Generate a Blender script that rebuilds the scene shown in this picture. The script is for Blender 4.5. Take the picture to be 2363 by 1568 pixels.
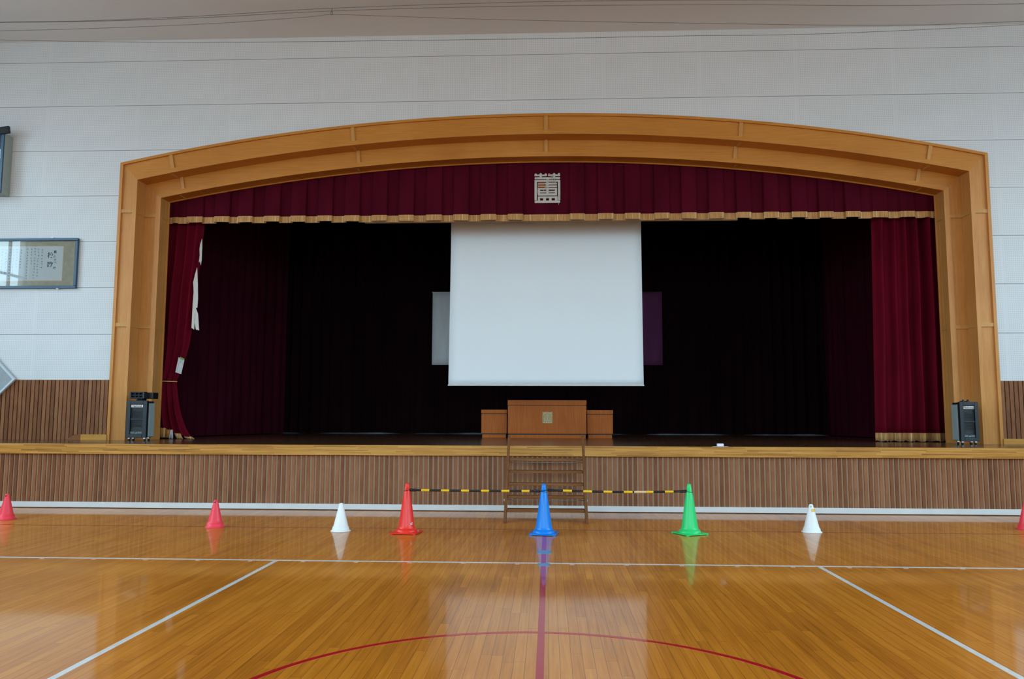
import bpy, math, random
from mathutils import Vector, Matrix, Euler
random.seed(7)
SC = bpy.context.scene
for _o in list(bpy.data.objects): bpy.data.objects.remove(_o)
COL = SC.collection
PI = math.pi

# ------------------------------------------------------------------ camera
IMW, IMH = 2363.0, 1568.0
CAM_F = 1833.69                                   # focal length in pixels of the 2363 px wide frame
CAM_P, CAM_YAW, CAM_ROLL = math.radians(5.4949), math.radians(2.5626), math.radians(0.1762)
CAM_LOC = Vector((0.074, 0.0, 1.652))
fw = Vector((-math.sin(CAM_YAW)*math.cos(CAM_P), math.cos(CAM_YAW)*math.cos(CAM_P), math.sin(CAM_P)))
rt0 = Vector((math.cos(CAM_YAW), math.sin(CAM_YAW), 0.0))
up0 = rt0.cross(fw)
rt = rt0*math.cos(CAM_ROLL)+up0*math.sin(CAM_ROLL)
up = up0*math.cos(CAM_ROLL)-rt0*math.sin(CAM_ROLL)
cd = bpy.data.cameras.new('camera')
cam = bpy.data.objects.new('camera', cd); COL.objects.link(cam)
cd.sensor_fit = 'HORIZONTAL'; cd.sensor_width = 36.0; cd.lens = 36.0*CAM_F/IMW
cd.clip_start = 0.05; cd.clip_end = 200
cam.matrix_world = Matrix(((rt.x, up.x, -fw.x, CAM_LOC.x), (rt.y, up.y, -fw.y, CAM_LOC.y), (rt.z, up.z, -fw.z, CAM_LOC.z), (0, 0, 0, 1)))
SC.camera = cam

def ray(u, v):
    return fw + rt*((u-IMW/2)/CAM_F) - up*((v-IMH/2)/CAM_F)
def on_y(u, v, Y):                                # the point (x, z) of the vertical plane y=Y seen at pixel (u, v)
    d = ray(u, v); t = (Y-CAM_LOC.y)/d.y
    return CAM_LOC.x+d.x*t, CAM_LOC.z+d.z*t
def on_z(u, v, Z):                                # the point (x, y) of the horizontal plane z=Z seen at pixel (u, v)
    d = ray(u, v); t = (Z-CAM_LOC.z)/d.z
    return CAM_LOC.x+d.x*t, CAM_LOC.y+d.y*t

# ------------------------------------------------------------------ view and light
SC.view_settings.view_transform = 'Standard'; SC.view_settings.look = 'None'
SC.view_settings.gamma = 1.0; SC.view_settings.use_curve_mapping = False
SC.view_settings.exposure = 0.0
SC.cycles.use_denoising = True
SC.cycles.max_bounces = 8; SC.cycles.diffuse_bounces = 5; SC.cycles.glossy_bounces = 4
SC.cycles.sample_clamp_indirect = 8.0; SC.cycles.caustics_reflective = False; SC.cycles.caustics_refractive = False
world = bpy.data.worlds.new('overcast_sky'); SC.world = world; world.use_nodes = True
def make_sky():                                   # bright overcast sky above the horizon, dull ground below it
    t = world.node_tree; bg = t.nodes['Background']; L = t.links
    g = t.nodes.new('ShaderNodeTexCoord'); x = t.nodes.new('ShaderNodeSeparateXYZ'); L.new(g.outputs['Generated'], x.inputs[0])
    r = t.nodes.new('ShaderNodeValToRGB'); m = t.nodes.new('ShaderNodeMapRange'); L.new(x.outputs[2], m.inputs[0])
    m.inputs[1].default_value = -0.5; m.inputs[2].default_value = 0.5; L.new(m.outputs[0], r.inputs[0])
    e = r.color_ramp.elements; e[0].position = 0.40; e[0].color = (0.20, 0.26, 0.30, 1); e[1].position = 0.62; e[1].color = (0.55, 0.82, 1.0, 1)
    k = e.new(0.50); k.color = (0.31, 0.44, 0.53, 1)
    L.new(r.outputs[0], bg.inputs[0]); bg.inputs[1].default_value = SKY
SKY = 10.3
make_sky()
HALL_X = 14.0
WIN_Z0, WIN_Z1 = 3.2, 8.6                         # high windows along both long walls and the rear wall of the hall
WIN_Y0, WIN_Y1 = -17.0, 13.8
BAYS = [(-17.0+4.46*k, -17.0+4.46*k+3.9) for k in range(6)]+[(11.3, 13.8)]
BACK_X = 11.0
def portal(name, loc, rot, w, h):                 # guides the sky light through the window openings
    l = bpy.data.lights.new(name, 'AREA'); l.shape = 'RECTANGLE'; l.size = w; l.size_y = h; l.cycles.is_portal = True
    o = bpy.data.objects.new(name, l); COL.objects.link(o); o.location = loc; o.rotation_euler = Euler(rot, 'XYZ')
_zc = (WIN_Z0+WIN_Z1)/2; _yc = (WIN_Y0+WIN_Y1)/2
portal('daylight_left', (-HALL_X-0.32, _yc, _zc), (PI/2, 0, -PI/2), WIN_Y1-WIN_Y0, WIN_Z1-WIN_Z0)
portal('daylight_right', (HALL_X+0.32, _yc, _zc), (PI/2, 0, PI/2), WIN_Y1-WIN_Y0, WIN_Z1-WIN_Z0)
portal('daylight_rear', (0, -18.32, _zc), (PI/2, 0, 0), 2*BACK_X, WIN_Z1-WIN_Z0)

# ------------------------------------------------------------------ measures of the place (metres)
H = 1.1336                 # stage floor
Y_LIP, Y_SKIRT = 13.92, 14.02
Y_WALL = 16.06             # white wall with the proscenium
Y_BACK = 22.64
CEIL = 9.69
SEAM0, SEAMD, Z_WAIN = 9.22, 0.984, 2.37
LINE_Y, DARK_Y = 9.159, 11.80

# ------------------------------------------------------------------ mesh helper
class MB:
    def __init__(s): s.v = []; s.f = []; s.m = []; s.cur = 0
    def add(s, vs, fs):
        n = len(s.v); s.v += [tuple(p) for p in vs]
        for f in fs: s.f.append(tuple(i+n for i in f)); s.m.append(s.cur)
        return s
    def box(s, x0, x1, y0, y1, z0, z1):
        v = [(x, y, z) for x in (x0, x1) for y in (y0, y1) for z in (z0, z1)]
        return s.add(v, [(0, 1, 3, 2), (4, 6, 7, 5), (0, 4, 5, 1), (2, 3, 7, 6), (0, 2, 6, 4), (1, 5, 7, 3)])
    def quad(s, a, b, c, d): return s.add([a, b, c, d], [(0, 1, 2, 3)])
    def grid(s, rows, close=False):
        nr, nc = len(rows), len(rows[0]); vs = [p for r in rows for p in r]; fs = []
        for i in range(nr-1):
            for j in range(nc if close else nc-1):
                k = (j+1) % nc
                fs.append((i*nc+j, i*nc+k, (i+1)*nc+k, (i+1)*nc+j))
        return s.add(vs, fs)
    def tube(s, pts, r, n=8, cap=True):
        pts = [Vector(p) for p in pts]; rows = []; prev = None
        rr = r if isinstance(r, (list, tuple)) else [r]*len(pts)
        for i, p in enumerate(pts):
            t = (pts[min(i+1, len(pts)-1)]-pts[max(i-1, 0)]).normalized()
            a = prev if prev is not None else (Vector((0, 0, 1)) if abs(t.z) < 0.9 else Vector((1, 0, 0)))
            e1 = (a - t*a.dot(t)).normalized(); e2 = t.cross(e1); prev = e1
            rows.append([p+(e1*math.cos(2*PI*k/n)+e2*math.sin(2*PI*k/n))*rr[i] for k in range(n)])
        b = len(s.v); s.grid(rows, True)
        if cap:
            s.f.append(tuple(b+k for k in reversed(range(n)))); s.m.append(s.cur)
            e = b+(len(rows)-1)*n; s.f.append(tuple(e+k for k in range(n))); s.m.append(s.cur)
        return s
    def lathe(s, prof, cx=0, cy=0, n=40, cap0=False, cap1=False):
        rows = [[(cx+r*math.cos(2*PI*k/n), cy+r*math.sin(2*PI*k/n), z) for k in range(n)] for r, z in prof]
        b = len(s.v); s.grid(rows, True)
        if cap0: s.f.append(tuple(b+k for k in reversed(range(n)))); s.m.append(s.cur)
        if cap1:
            e = b+(len(rows)-1)*n; s.f.append(tuple(e+k for k in range(n))); s.m.append(s.cur)
        return s
    def prism(s, poly, axis, a, b):               # poly: 2D outline, extruded along axis from a to b
        def P(p, t):
            return {'x': (t, p[0], p[1]), 'y': (p[0], t, p[1]), 'z': (p[0], p[1], t)}[axis]
        n = len(poly); vs = [P(p, a) for p in poly]+[P(p, b) for p in poly]
        fs = [tuple(range(n)), tuple(range(2*n-1, n-1, -1))]+[(i, n+i, n+(i+1) % n, (i+1) % n) for i in range(n)]
        return s.add(vs, fs)
    def build(s, name, mats, parent=None, smooth=False, bevel=0.0, fix=True, solid=0.0):
        me = bpy.data.meshes.new(name); me.from_pydata(s.v, [], s.f)
        if not isinstance(mats, (list, tuple)): mats = [mats]
        for m in mats: me.materials.append(m)
        if len(mats) > 1: me.polygons.foreach_set('material_index', s.m)
        if fix:
            import bmesh
            bm = bmesh.new(); bm.from_mesh(me); bmesh.ops.recalc_face_normals(bm, faces=bm.faces); bm.to_mesh(me); bm.free()
        if smooth: me.polygons.foreach_set('use_smooth', [True]*len(me.polygons))
        me.update()
        o = bpy.data.objects.new(name, me); COL.objects.link(o)
        if parent is not None:
            o.parent = parent
            o.matrix_parent_inverse = Matrix.Translation(-parent.location) if parent.get('flat') is None else Matrix.Identity(4)
        if solid:
            md = o.modifiers.new('thickness', 'SOLIDIFY'); md.thickness = solid; md.offset = 0
        if bevel:
            md = o.modifiers.new('bevel', 'BEVEL'); md.width = bevel; md.segments = 2; md.limit_method = 'ANGLE'
        return o
def tag(o, label=None, cat=None, group=None, kind=None):
    if label: o['label'] = label
    if cat: o['category'] = cat
    if group: o['group'] = group
    if kind: o['kind'] = kind
    return o
def thing(name, label, cat, loc=(0, 0, 0), group=None, rz=0.0):
    """Empty at the base of a thing; parts are meshes given in world coordinates (rz = 0) or moved with their parent."""
    o = bpy.data.objects.new(name, None); COL.objects.link(o); o.location = loc; o.rotation_euler.z = rz
    o.empty_display_size = 0.2
    return tag(o, label, cat, group)
def local(o):                                      # parts built around the origin of their parent
    o.matrix_parent_inverse = Matrix.Identity(4); return o
def copy_tree(o, parent=None):
    c = o.copy(); COL.objects.link(c)
    if parent is not None: c.parent = parent; c.matrix_parent_inverse = o.matrix_parent_inverse.copy()
    for ch in list(o.children): copy_tree(ch, c)
    return c

# ------------------------------------------------------------------ material helper
class NT:
    def __init__(s, name):
        s.mat = bpy.data.materials.new(name); s.mat.use_nodes = True; s.t = s.mat.node_tree
        s.b = s.t.nodes['Principled BSDF']; s.out = s.t.nodes['Material Output']
    def n(s, typ, **kw):
        o = s.t.nodes.new(typ)
        for k, v in kw.items(): setattr(o, k, v)
        return o
    def put(s, sock, val):
        if isinstance(val, bpy.types.NodeSocket): s.t.links.new(val, sock)
        elif isinstance(val, (tuple, list)) and len(val) == 3 and sock.type == 'RGBA': sock.default_value = (*val, 1)
        else: sock.default_value = val
    def m(s, op, a, b=0.0, c=None, clamp=False):
        o = s.n('ShaderNodeMath', operation=op, use_clamp=clamp); s.put(o.inputs[0], a); s.put(o.inputs[1], b)
        if c is not None: s.put(o.inputs[2], c)
        return o.outputs[0]
    def pos(s):
        g = s.n('ShaderNodeNewGeometry'); x = s.n('ShaderNodeSeparateXYZ'); s.t.links.new(g.outputs['Position'], x.inputs[0])
        return x.outputs[0], x.outputs[1], x.outputs[2]
    def obj(s):
        g = s.n('ShaderNodeTexCoord'); x = s.n('ShaderNodeSeparateXYZ'); s.t.links.new(g.outputs['Object'], x.inputs[0])
        return x.outputs[0], x.outputs[1], x.outputs[2]
    def vec(s, x, y, z):
        o = s.n('ShaderNodeCombineXYZ'); s.put(o.inputs[0], x); s.put(o.inputs[1], y); s.put(o.inputs[2], z); return o.outputs[0]
    def noise(s, vec, scale=1.0, detail=3.0, rough=0.5):
        o = s.n('ShaderNodeTexNoise'); s.put(o.inputs['Vector'], vec); o.inputs['Scale'].default_value = scale
        o.inputs['Detail'].default_value = detail; o.inputs['Roughness'].default_value = rough; return o.outputs['Fac']
    def white(s, vec):
        o = s.n('ShaderNodeTexWhiteNoise', noise_dimensions='3D'); s.put(o.inputs['Vector'], vec); return o.outputs['Value']
    def ramp(s, fac, stops):
        o = s.n('ShaderNodeValToRGB'); s.put(o.inputs[0], fac); e = o.color_ramp.elements
        while len(e) < len(stops): e.new(0.5)
        for i, (p, c) in enumerate(stops): e[i].position = p; e[i].color = (*c, 1)
        return o.outputs[0]
    def mix(s, fac, a, b, typ='MIX'):
        o = s.n('ShaderNodeMix', data_type='RGBA', blend_type=typ); s.put(o.inputs[0], fac); s.put(o.inputs[6], a); s.put(o.inputs[7], b)
        return o.outputs[2]
    def remap(s, v, a, b, c, d):
        o = s.n('ShaderNodeMapRange'); s.put(o.inputs[0], v)
        for i, q in enumerate((a, b, c, d)): o.inputs[i+1].default_value = q
        return o.outputs[0]
    def bump(s, h, strength=0.3, dist=0.01):
        o = s.n('ShaderNodeBump'); s.put(o.inputs['Height'], h); o.inputs['Strength'].default_value = strength; o.inputs['Distance'].default_value = dist
        s.t.links.new(o.outputs[0], s.b.inputs['Normal']); return o
    def set(s, col=None, rough=None, **kw):
        if col is not None: s.put(s.b.inputs['Base Color'], col)
        if rough is not None: s.put(s.b.inputs['Roughness'], rough)
        for k, v in kw.items(): s.put(s.b.inputs[k.replace('_', ' ')], v)
        return s.mat
def srgb(r, g, b):
    f = lambda c: (c/255/12.92) if c/255 <= 0.04045 else ((c/255+0.055)/1.055)**2.4
    return (f(r), f(g), f(b))
def plain(name, col, rough=0.5, var=0.06, scale=8.0, **kw):
    t = NT(name); nz = t.noise(t.vec(*t.obj()), scale, 3.0)
    k = t.remap(nz, 0.25, 0.75, 1-var, 1+var)
    c = t.mix(1.0, col, t.vec(k, k, k), 'MULTIPLY')
    return t.set(c, rough, **kw)

# ------------------------------------------------------------------ materials
def m_floor():
    t = NT('hall_floor_wood'); x, y, z = t.pos(); w = 0.078
    xr = t.m('DIVIDE', x, w); row = t.m('FLOOR', xr); off = t.white(t.vec(row, 3.1, 0.0))
    yy = t.m('ADD', t.m('DIVIDE', y, 1.35), t.m('MULTIPLY', off, 7.0)); pl = t.m('FLOOR', yy)
    rnd = t.white(t.vec(row, pl, 1.7))
    grain = t.noise(t.vec(t.m('MULTIPLY', x, 45.0), t.m('MULTIPLY', y, 1.6), rnd), 1.0, 4.0)
    big = t.noise(t.vec(x, t.m('MULTIPLY', y, 0.5), 0.0), 0.55, 2.0)
    f = t.m('ADD', t.m('MULTIPLY', rnd, 0.15), t.m('ADD', t.m('MULTIPLY', grain, 0.45), t.m('MULTIPLY', big, 0.50)))
    c = t.ramp(f, [(0.32, (0.36, 0.105, 0.006)), (0.54, (0.585, 0.195, 0.014)), (0.80, (0.76, 0.295, 0.034))])
    fx = t.m('FRACT', xr); gx = t.m('MINIMUM', fx, t.m('SUBTRACT', 1.0, fx)); gapx = t.m('LESS_THAN', gx, 0.020)
    fy = t.m('FRACT', yy); gy = t.m('MINIMUM', fy, t.m('SUBTRACT', 1.0, fy)); gapy = t.m('LESS_THAN', gy, 0.0014)
    gap = t.m('MAXIMUM', gapx, gapy)
    c = t.mix(t.m('MULTIPLY', gap, 0.72), c, (0.07, 0.028, 0.008))
    wob = t.noise(t.vec(t.m('MULTIPLY', x, 9.0), t.m('MULTIPLY', y, 1.3), 0.0), 1.0, 2.0)
    t.bump(t.m('ADD', t.m('MULTIPLY', wob, 0.5), t.m('MULTIPLY', rnd, 0.35)), 0.03, 0.003)
    sm = t.noise(t.vec(x, y, 4.0), 1.1, 4.0)
    return t.set(c, t.remap(sm, 0.3, 0.75, 0.30, 0.42), Specular_IOR_Level=0.15, Coat_Weight=0.52, Coat_Roughness=0.06)
def m_paint(name, col, rough=0.22):
    t = NT(name); x, y, z = t.pos(); w = t.noise(t.vec(x, y, 0.0), 14.0, 4.0, 0.6)
    k = t.remap(w, 0.3, 0.7, 0.88, 1.05)
    fx = t.m('FRACT', t.m('DIVIDE', x, 0.078)); gx = t.m('MINIMUM', fx, t.m('SUBTRACT', 1.0, fx)); gap = t.m('LESS_THAN', gx, 0.014)
    c = t.mix(1.0, col, t.vec(k, k, k), 'MULTIPLY'); c = t.mix(t.m('MULTIPLY', gap, 0.4), c, (0.06, 0.04, 0.03))
    return t.set(c, 0.35, Specular_IOR_Level=0.15, Coat_Weight=0.55, Coat_Roughness=0.04)
def m_perforated():
    t = NT('perforated_white_board'); x, y, z = t.pos(); p = 0.038
    # seams between boards: horizontal every 0.984 m, faint vertical joints every 1.98 m
    sz = t.m('DIVIDE', t.m('SUBTRACT', z, SEAM0), SEAMD); fz = t.m('FRACT', sz); dz = t.m('MULTIPLY', t.m('MINIMUM', fz, t.m('SUBTRACT', 1.0, fz)), SEAMD)
    sx = t.m('DIVIDE', t.m('ADD', x, 0.73), 1.98); fx = t.m('FRACT', sx); dx = t.m('MULTIPLY', t.m('MINIMUM', fx, t.m('SUBTRACT', 1.0, fx)), 1.98)
    hx = t.m('SUBTRACT', t.m('FRACT', t.m('DIVIDE', x, p)), 0.5); hz = t.m('SUBTRACT', t.m('FRACT', t.m('DIVIDE', z, p)), 0.5)
    r = t.m('SQRT', t.m('ADD', t.m('MULTIPLY', hx, hx), t.m('MULTIPLY', hz, hz)))
    hole = t.m('MULTIPLY', t.m('LESS_THAN', r, 0.18), t.m('MULTIPLY', t.m('GREATER_THAN', dx, 0.035), t.m('GREATER_THAN', dz, 0.03)))
    seam = t.m('LESS_THAN', dz, 0.006); vs = t.m('LESS_THAN', dx, 0.003)
    tone = t.white(t.vec(t.m('FLOOR', sx), t.m('FLOOR', sz), 0.0))
    n = t.noise(t.vec(x, 0.0, z), 0.9, 4.0)
    k = t.m('ADD', t.remap(tone, 0, 1, 0.985, 1.01), t.remap(n, 0.3, 0.7, -0.02, 0.02))
    c = t.mix(1.0, (0.66, 0.665, 0.665), t.vec(k, k, k), 'MULTIPLY')
    c = t.mix(t.m('MULTIPLY', hole, 0.38), c, (0.08, 0.08, 0.08))
    c = t.mix(t.m('MULTIPLY', vs, 0.15), c, (0.2, 0.2, 0.2))
    c = t.mix(t.m('MULTIPLY', seam, 0.8), c, (0.12, 0.12, 0.13))
    return t.set(c, 0.75)
def m_slat():
    t = NT('brown_slat_wood'); x, y, z = t.pos()
    row = t.m('FLOOR', t.m('DIVIDE', x, 0.087)); rnd = t.white(t.vec(row, 0.3, 0.0))
    n = t.noise(t.vec(t.m('MULTIPLY', x, 30.0), 0.0, t.m('MULTIPLY', z, 2.2)), 1.0, 4.0)
    blot = t.noise(t.vec(row, 0.0, t.m('MULTIPLY', z, 3.5)), 1.0, 2.0)
    f = t.m('ADD', t.m('MULTIPLY', rnd, 0.35), t.m('ADD', t.m('MULTIPLY', n, 0.3), t.m('MULTIPLY', blot, 0.38)))
    c = t.ramp(f, [(0.2, srgb(96, 56, 33)), (0.5, srgb(131, 83, 53)), (0.85, srgb(160, 110, 76))])
    fx = t.m('SUBTRACT', t.m('FRACT', t.m('DIVIDE', x, 0.087)), 0.33)
    zz = t.m('SUBTRACT', t.m('FRACT', t.m('DIVIDE', t.m('SUBTRACT', z, 0.16), 0.36)), 0.5)
    d = t.m('SQRT', t.m('ADD', t.m('POWER', t.m('MULTIPLY', fx, 0.087), 2.0), t.m('POWER', t.m('MULTIPLY', zz, 0.36), 2.0)))
    c = t.mix(t.m('MULTIPLY', t.m('LESS_THAN', d, 0.0045), 0.7), c, (0.03, 0.015, 0.01))
    return t.set(c, 0.6, Specular_IOR_Level=0.18)
def m_wood(name, c0, c1, c2, axis='x', rough=0.38, spec=0.22, s1=2.0, s2=38.0):
    t = NT(name); x, y, z = t.obj()
    a = {'x': (t.m('MULTIPLY', x, s1), t.m('MULTIPLY', y, s2), t.m('MULTIPLY', z, s2)),
         'y': (t.m('MULTIPLY', x, s2), t.m('MULTIPLY', y, s1), t.m('MULTIPLY', z, s2)),
         'z': (t.m('MULTIPLY', x, s2), t.m('MULTIPLY', y, s2), t.m('MULTIPLY', z, s1))}[axis]
    g = t.noise(t.vec(*a), 1.0, 5.0, 0.6); big = t.noise(t.vec(x, y, z), 0.8, 2.0)
    f = t.m('ADD', t.m('MULTIPLY', g, 0.6), t.m('MULTIPLY', big, 0.4))
    c = t.ramp(f, [(0.3, c0), (0.5, c1), (0.72, c2)])
    t.bump(g, 0.08, 0.002)
    return t.set(c, rough, Specular_IOR_Level=spec)
def m_lip():
    t = NT('laminated_stage_edge'); x, y, z = t.pos()
    row = t.m('FLOOR', t.m('DIVIDE', t.m('ADD', z, t.m('MULTIPLY', y, 0.4)), 0.022)); off = t.white(t.vec(row, 0.0, 0.0))
    xx = t.m('ADD', t.m('DIVIDE', x, 0.75), t.m('MULTIPLY', off, 9.0)); blk = t.m('FLOOR', xx); rnd = t.white(t.vec(row, blk, 0.0))
    g = t.noise(t.vec(t.m('MULTIPLY', x, 1.8), y, t.m('MULTIPLY', z, 60.0)), 1.0, 5.0, 0.65)
    wear = t.noise(t.vec(t.m('MULTIPLY', x, 0.9), 3.0, t.m('MULTIPLY', z, 22.0)), 1.0, 4.0)
    f = t.m('ADD', t.m('MULTIPLY', rnd, 0.22), t.m('ADD', t.m('MULTIPLY', g, 0.38), t.m('MULTIPLY', wear, 0.42)))
    c = t.ramp(f, [(0.3, srgb(132, 84, 34)), (0.5, srgb(180, 127, 52)), (0.75, srgb(204, 154, 80))])
    return t.set(c, 0.42, Specular_IOR_Level=0.25)
def m_stage():
    t = NT('dark_stage_boards'); x, y, z = t.pos(); w = 0.09
    yr = t.m('DIVIDE', y, w); row = t.m('FLOOR', yr); off = t.white(t.vec(row, 3.1, 0.0))
    xx = t.m('ADD', t.m('DIVIDE', x, 1.8), t.m('MULTIPLY', off, 7.0)); rnd = t.white(t.vec(row, t.m('FLOOR', xx), 1.7))
    g = t.noise(t.vec(t.m('MULTIPLY', x, 2.0), t.m('MULTIPLY', y, 40.0), 0.0), 1.0, 4.0)
    f = t.m('ADD', t.m('MULTIPLY', rnd, 0.5), t.m('MULTIPLY', g, 0.5))
    c = t.ramp(f, [(0.2, (0.055, 0.022, 0.010)), (0.8, (0.13, 0.055, 0.024))])
    fy = t.m('FRACT', yr); gap = t.m('LESS_THAN', fy, 0.03); c = t.mix(t.m('MULTIPLY', gap, 0.6), c, (0.02, 0.01, 0.006))
    return t.set(c, 0.22, Coat_Weight=0.3, Coat_Roughness=0.12)
def m_cloth(name, c, rough=0.85, sheen=0.0, dark=0.72):
    t = NT(name); x, y, z = t.obj(); n = t.noise(t.vec(t.m('MULTIPLY', x, 3.0), y, t.m('MULTIPLY', z, 0.6)), 1.0, 3.0)
    wv = t.noise(t.vec(x, y, z), 240.0, 1.0); k = t.m('MULTIPLY', t.remap(n, 0.3, 0.7, dark, 1.12), t.remap(wv, 0.3, 0.7, 0.92, 1.08))
    return t.set(t.mix(1.0, c, t.vec(k, k, k), 'MULTIPLY'), rough, Sheen_Weight=sheen, Sheen_Roughness=0.5, Specular_IOR_Level=0.05)
def m_fringe(name, c0, c1):
    t = NT(name); x, y, z = t.obj()
    s = t.noise(t.vec(t.m('MULTIPLY', x, 160.0), t.m('MULTIPLY', y, 60.0), t.m('MULTIPLY', z, 3.0)), 1.0, 2.0)
    seam = t.m('LESS_THAN', t.m('FRACT', t.m('DIVIDE', x, 0.293)), 0.028)
    c = t.ramp(s, [(0.35, c0), (0.62, c1)]); c = t.mix(t.m('MULTIPLY', seam, 0.8), c, srgb(232, 214, 170))
    return t.set(c, 0.7, Sheen_Weight=0.2)
M = {}
M['floor'] = m_floor()
M['line_white'] = m_paint('white_court_paint', (0.74, 0.76, 0.76))
M['line_red'] = m_paint('red_court_paint', (0.46, 0.007, 0.012))
M['line_dark'] = m_paint('dark_red_court_paint', (0.17, 0.03, 0.012))
M['mark'] = m_paint('faded_tape', (0.80, 0.62, 0.50))
M['teal'] = m_paint('teal_grey_tape', (0.16, 0.30, 0.34))
M['perf'] = m_perforated()
M['slat'] = m_slat()
M['groove'] = plain('beige_groove_board', srgb(176, 152, 128), 0.6, Specular_IOR_Level=0.2)
M['skirting'] = plain('grey_white_skirting_paint', srgb(206, 210, 210), 0.5, 0.05, 3.0)
M['black_gap'] = plain('dark_gap', (0.02, 0.018, 0.016), 0.8)
M['lip'] = m_lip()
M['stage'] = m_stage()
M['arch_leg'] = m_wood('honey_veneer_upright', srgb(184, 120, 58), srgb(197, 134, 69), srgb(210, 149, 85), 'z', 0.4)
M['arch_top'] = m_wood('honey_veneer_crosswise', srgb(178, 111, 40), srgb(192, 125, 50), srgb(204, 140, 64), 'x', 0.4)
M['arch_trim'] = m_wood('honey_solid_trim', srgb(180, 124, 62), srgb(193, 138, 74), srgb(206, 154, 90), 'z', 0.4)
M['lectern'] = m_wood('reddish_veneer', srgb(150, 76, 30), srgb(166, 88, 37), srgb(182, 102, 46), 'z', 0.45, 0.08)
M['stair'] = m_wood('dark_brown_stair_wood', srgb(92, 56, 30), srgb(118, 76, 44), srgb(146, 100, 62), 'x', 0.45, 0.1)
M['stair_z'] = m_wood('dark_brown_stringer_wood', srgb(92, 58, 34), srgb(114, 74, 46), srgb(136, 94, 62), 'z', 0.5, 0.1)
M['sill'] = m_wood('orange_baseboard_wood', srgb(182, 124, 54), srgb(196, 140, 66), srgb(206, 152, 80), 'x', 0.4)
M['sill_dark'] = m_wood('reddish_baseboard_end', srgb(120, 72, 40), srgb(138, 86, 50), srgb(150, 98, 60), 'x', 0.4)
M['velvet'] = m_cloth('crimson_velvet', (0.125, 0.003, 0.012))
M['valance'] = m_cloth('wine_velvet', (0.075, 0.003, 0.012))
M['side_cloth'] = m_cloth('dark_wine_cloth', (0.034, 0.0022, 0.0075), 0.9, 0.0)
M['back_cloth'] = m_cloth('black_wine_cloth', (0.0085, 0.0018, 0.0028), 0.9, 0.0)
M['fringe'] = m_fringe('gold_fringe', srgb(148, 98, 46), srgb(204, 152, 86))
M['fringe_deep'] = m_fringe('orange_gold_fringe', srgb(150, 92, 26), srgb(196, 132, 48))
M['cord_silver'] = plain('silver_grey_cord', srgb(188, 184, 174), 0.55, 0.1, 20.0)
M['cord_tan'] = plain('tan_bare_cord', srgb(190, 140, 100), 0.6)
M['cord_gold'] = plain('gold_cord', srgb(210, 170, 90), 0.5)
M['brass'] = plain('pale_brass', srgb(176, 158, 108), 0.5, 0.05, 8.0)
M['screen'] = plain('white_screen_fabric', (0.80, 0.81, 0.81), 0.8, 0.01, 0.6)
M['white_metal'] = plain('white_enamelled_metal', srgb(215, 212, 205), 0.45)
M['flag_white'] = m_cloth('white_flag_cloth', (0.62, 0.62, 0.61), 0.8, 0.1, 0.92)
M['flag_purple'] = m_cloth('purple_flag_cloth', (0.11, 0.028, 0.078), 0.8, 0.1, 0.9)
M['lining'] = m_cloth('white_torn_lining', (0.62, 0.60, 0.55), 0.9, 0.1, 0.85)
M['plaster'] = plain('ceiling_plaster', (0.66, 0.645, 0.635), 0.85, 0.02, 0.7)
M['hall_wall'] = plain('white_hall_wall', (0.66, 0.66, 0.64), 0.8, 0.03, 0.8)
M['stage_wall'] = plain('stage_back_wall', (0.10, 0.10, 0.10), 0.8)
M['stage_dark'] = plain('dark_stage_house', (0.012, 0.011, 0.011), 0.9)
M['window_frame'] = plain('aluminium_window_frame', (0.5, 0.52, 0.54), 0.4)
M['steel'] = plain('painted_white_steel', (0.55, 0.56, 0.56), 0.5)
def plast(name, c, rough=0.3): return plain(name, c, rough, 0.03, 3.0, Specular_IOR_Level=0.25, Coat_Weight=0.12, Coat_Roughness=0.12)
M['red'] = plast('red_vinyl', (0.80, 0.030, 0.018)); M['blue'] = plast('blue_vinyl', (0.0, 0.205, 0.72)); M['green'] = plast('green_vinyl', (0.022, 0.60, 0.16))
M['pink'] = plast('faded_red_vinyl', (0.86, 0.055, 0.085), 0.38); M['white'] = plast('white_vinyl', (0.80, 0.84, 0.83), 0.4)
M['hole'] = plain('dark_hole', (0.05, 0.01, 0.01), 0.8); M['hole_grey'] = plain('grey_hole', (0.32, 0.34, 0.34), 0.8)
M['black'] = plast('black_plastic', (0.012, 0.012, 0.013), 0.35); M['yellow'] = plast('yellow_plastic', (0.80, 0.48, 0.01)); M['pale_tape'] = plain('pale_worn_tape', srgb(214, 186, 140), 0.5)
M['tape'] = plain('orange_yellow_tape', srgb(232, 178, 40), 0.4); M['sticker'] = plain('white_sticker', srgb(235, 225, 220), 0.4)
M['ink'] = plain('dark_ink', (0.03, 0.035, 0.05), 0.7); M['ink_blue'] = plain('blue_black_ink', srgb(46, 78, 104), 0.7)
M['bezel'] = plain('blue_black_bezel', srgb(16, 21, 28), 0.45); M['grille'] = plain('black_grille', (0.012, 0.014, 0.014), 0.55); M['grey_side'] = plain('grey_side_panel', srgb(150, 162, 160), 0.5)
M['chrome'] = plain('bright_caster_metal', (0.7, 0.72, 0.74), 0.25, 0.02, 8.0, Metallic=1.0); M['rubber'] = plain('black_rubber', (0.015, 0.015, 0.015), 0.7)
M['frame_blue'] = plain('dark_blue_frame', srgb(32, 68, 94), 0.35); M['mat_board'] = plain('taupe_mount_board', srgb(176, 172, 150), 0.8, 0.12, 10.0); M['paper'] = plain('aged_white_paper', srgb(212, 222, 222), 0.8, 0.03, 6.0)
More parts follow.
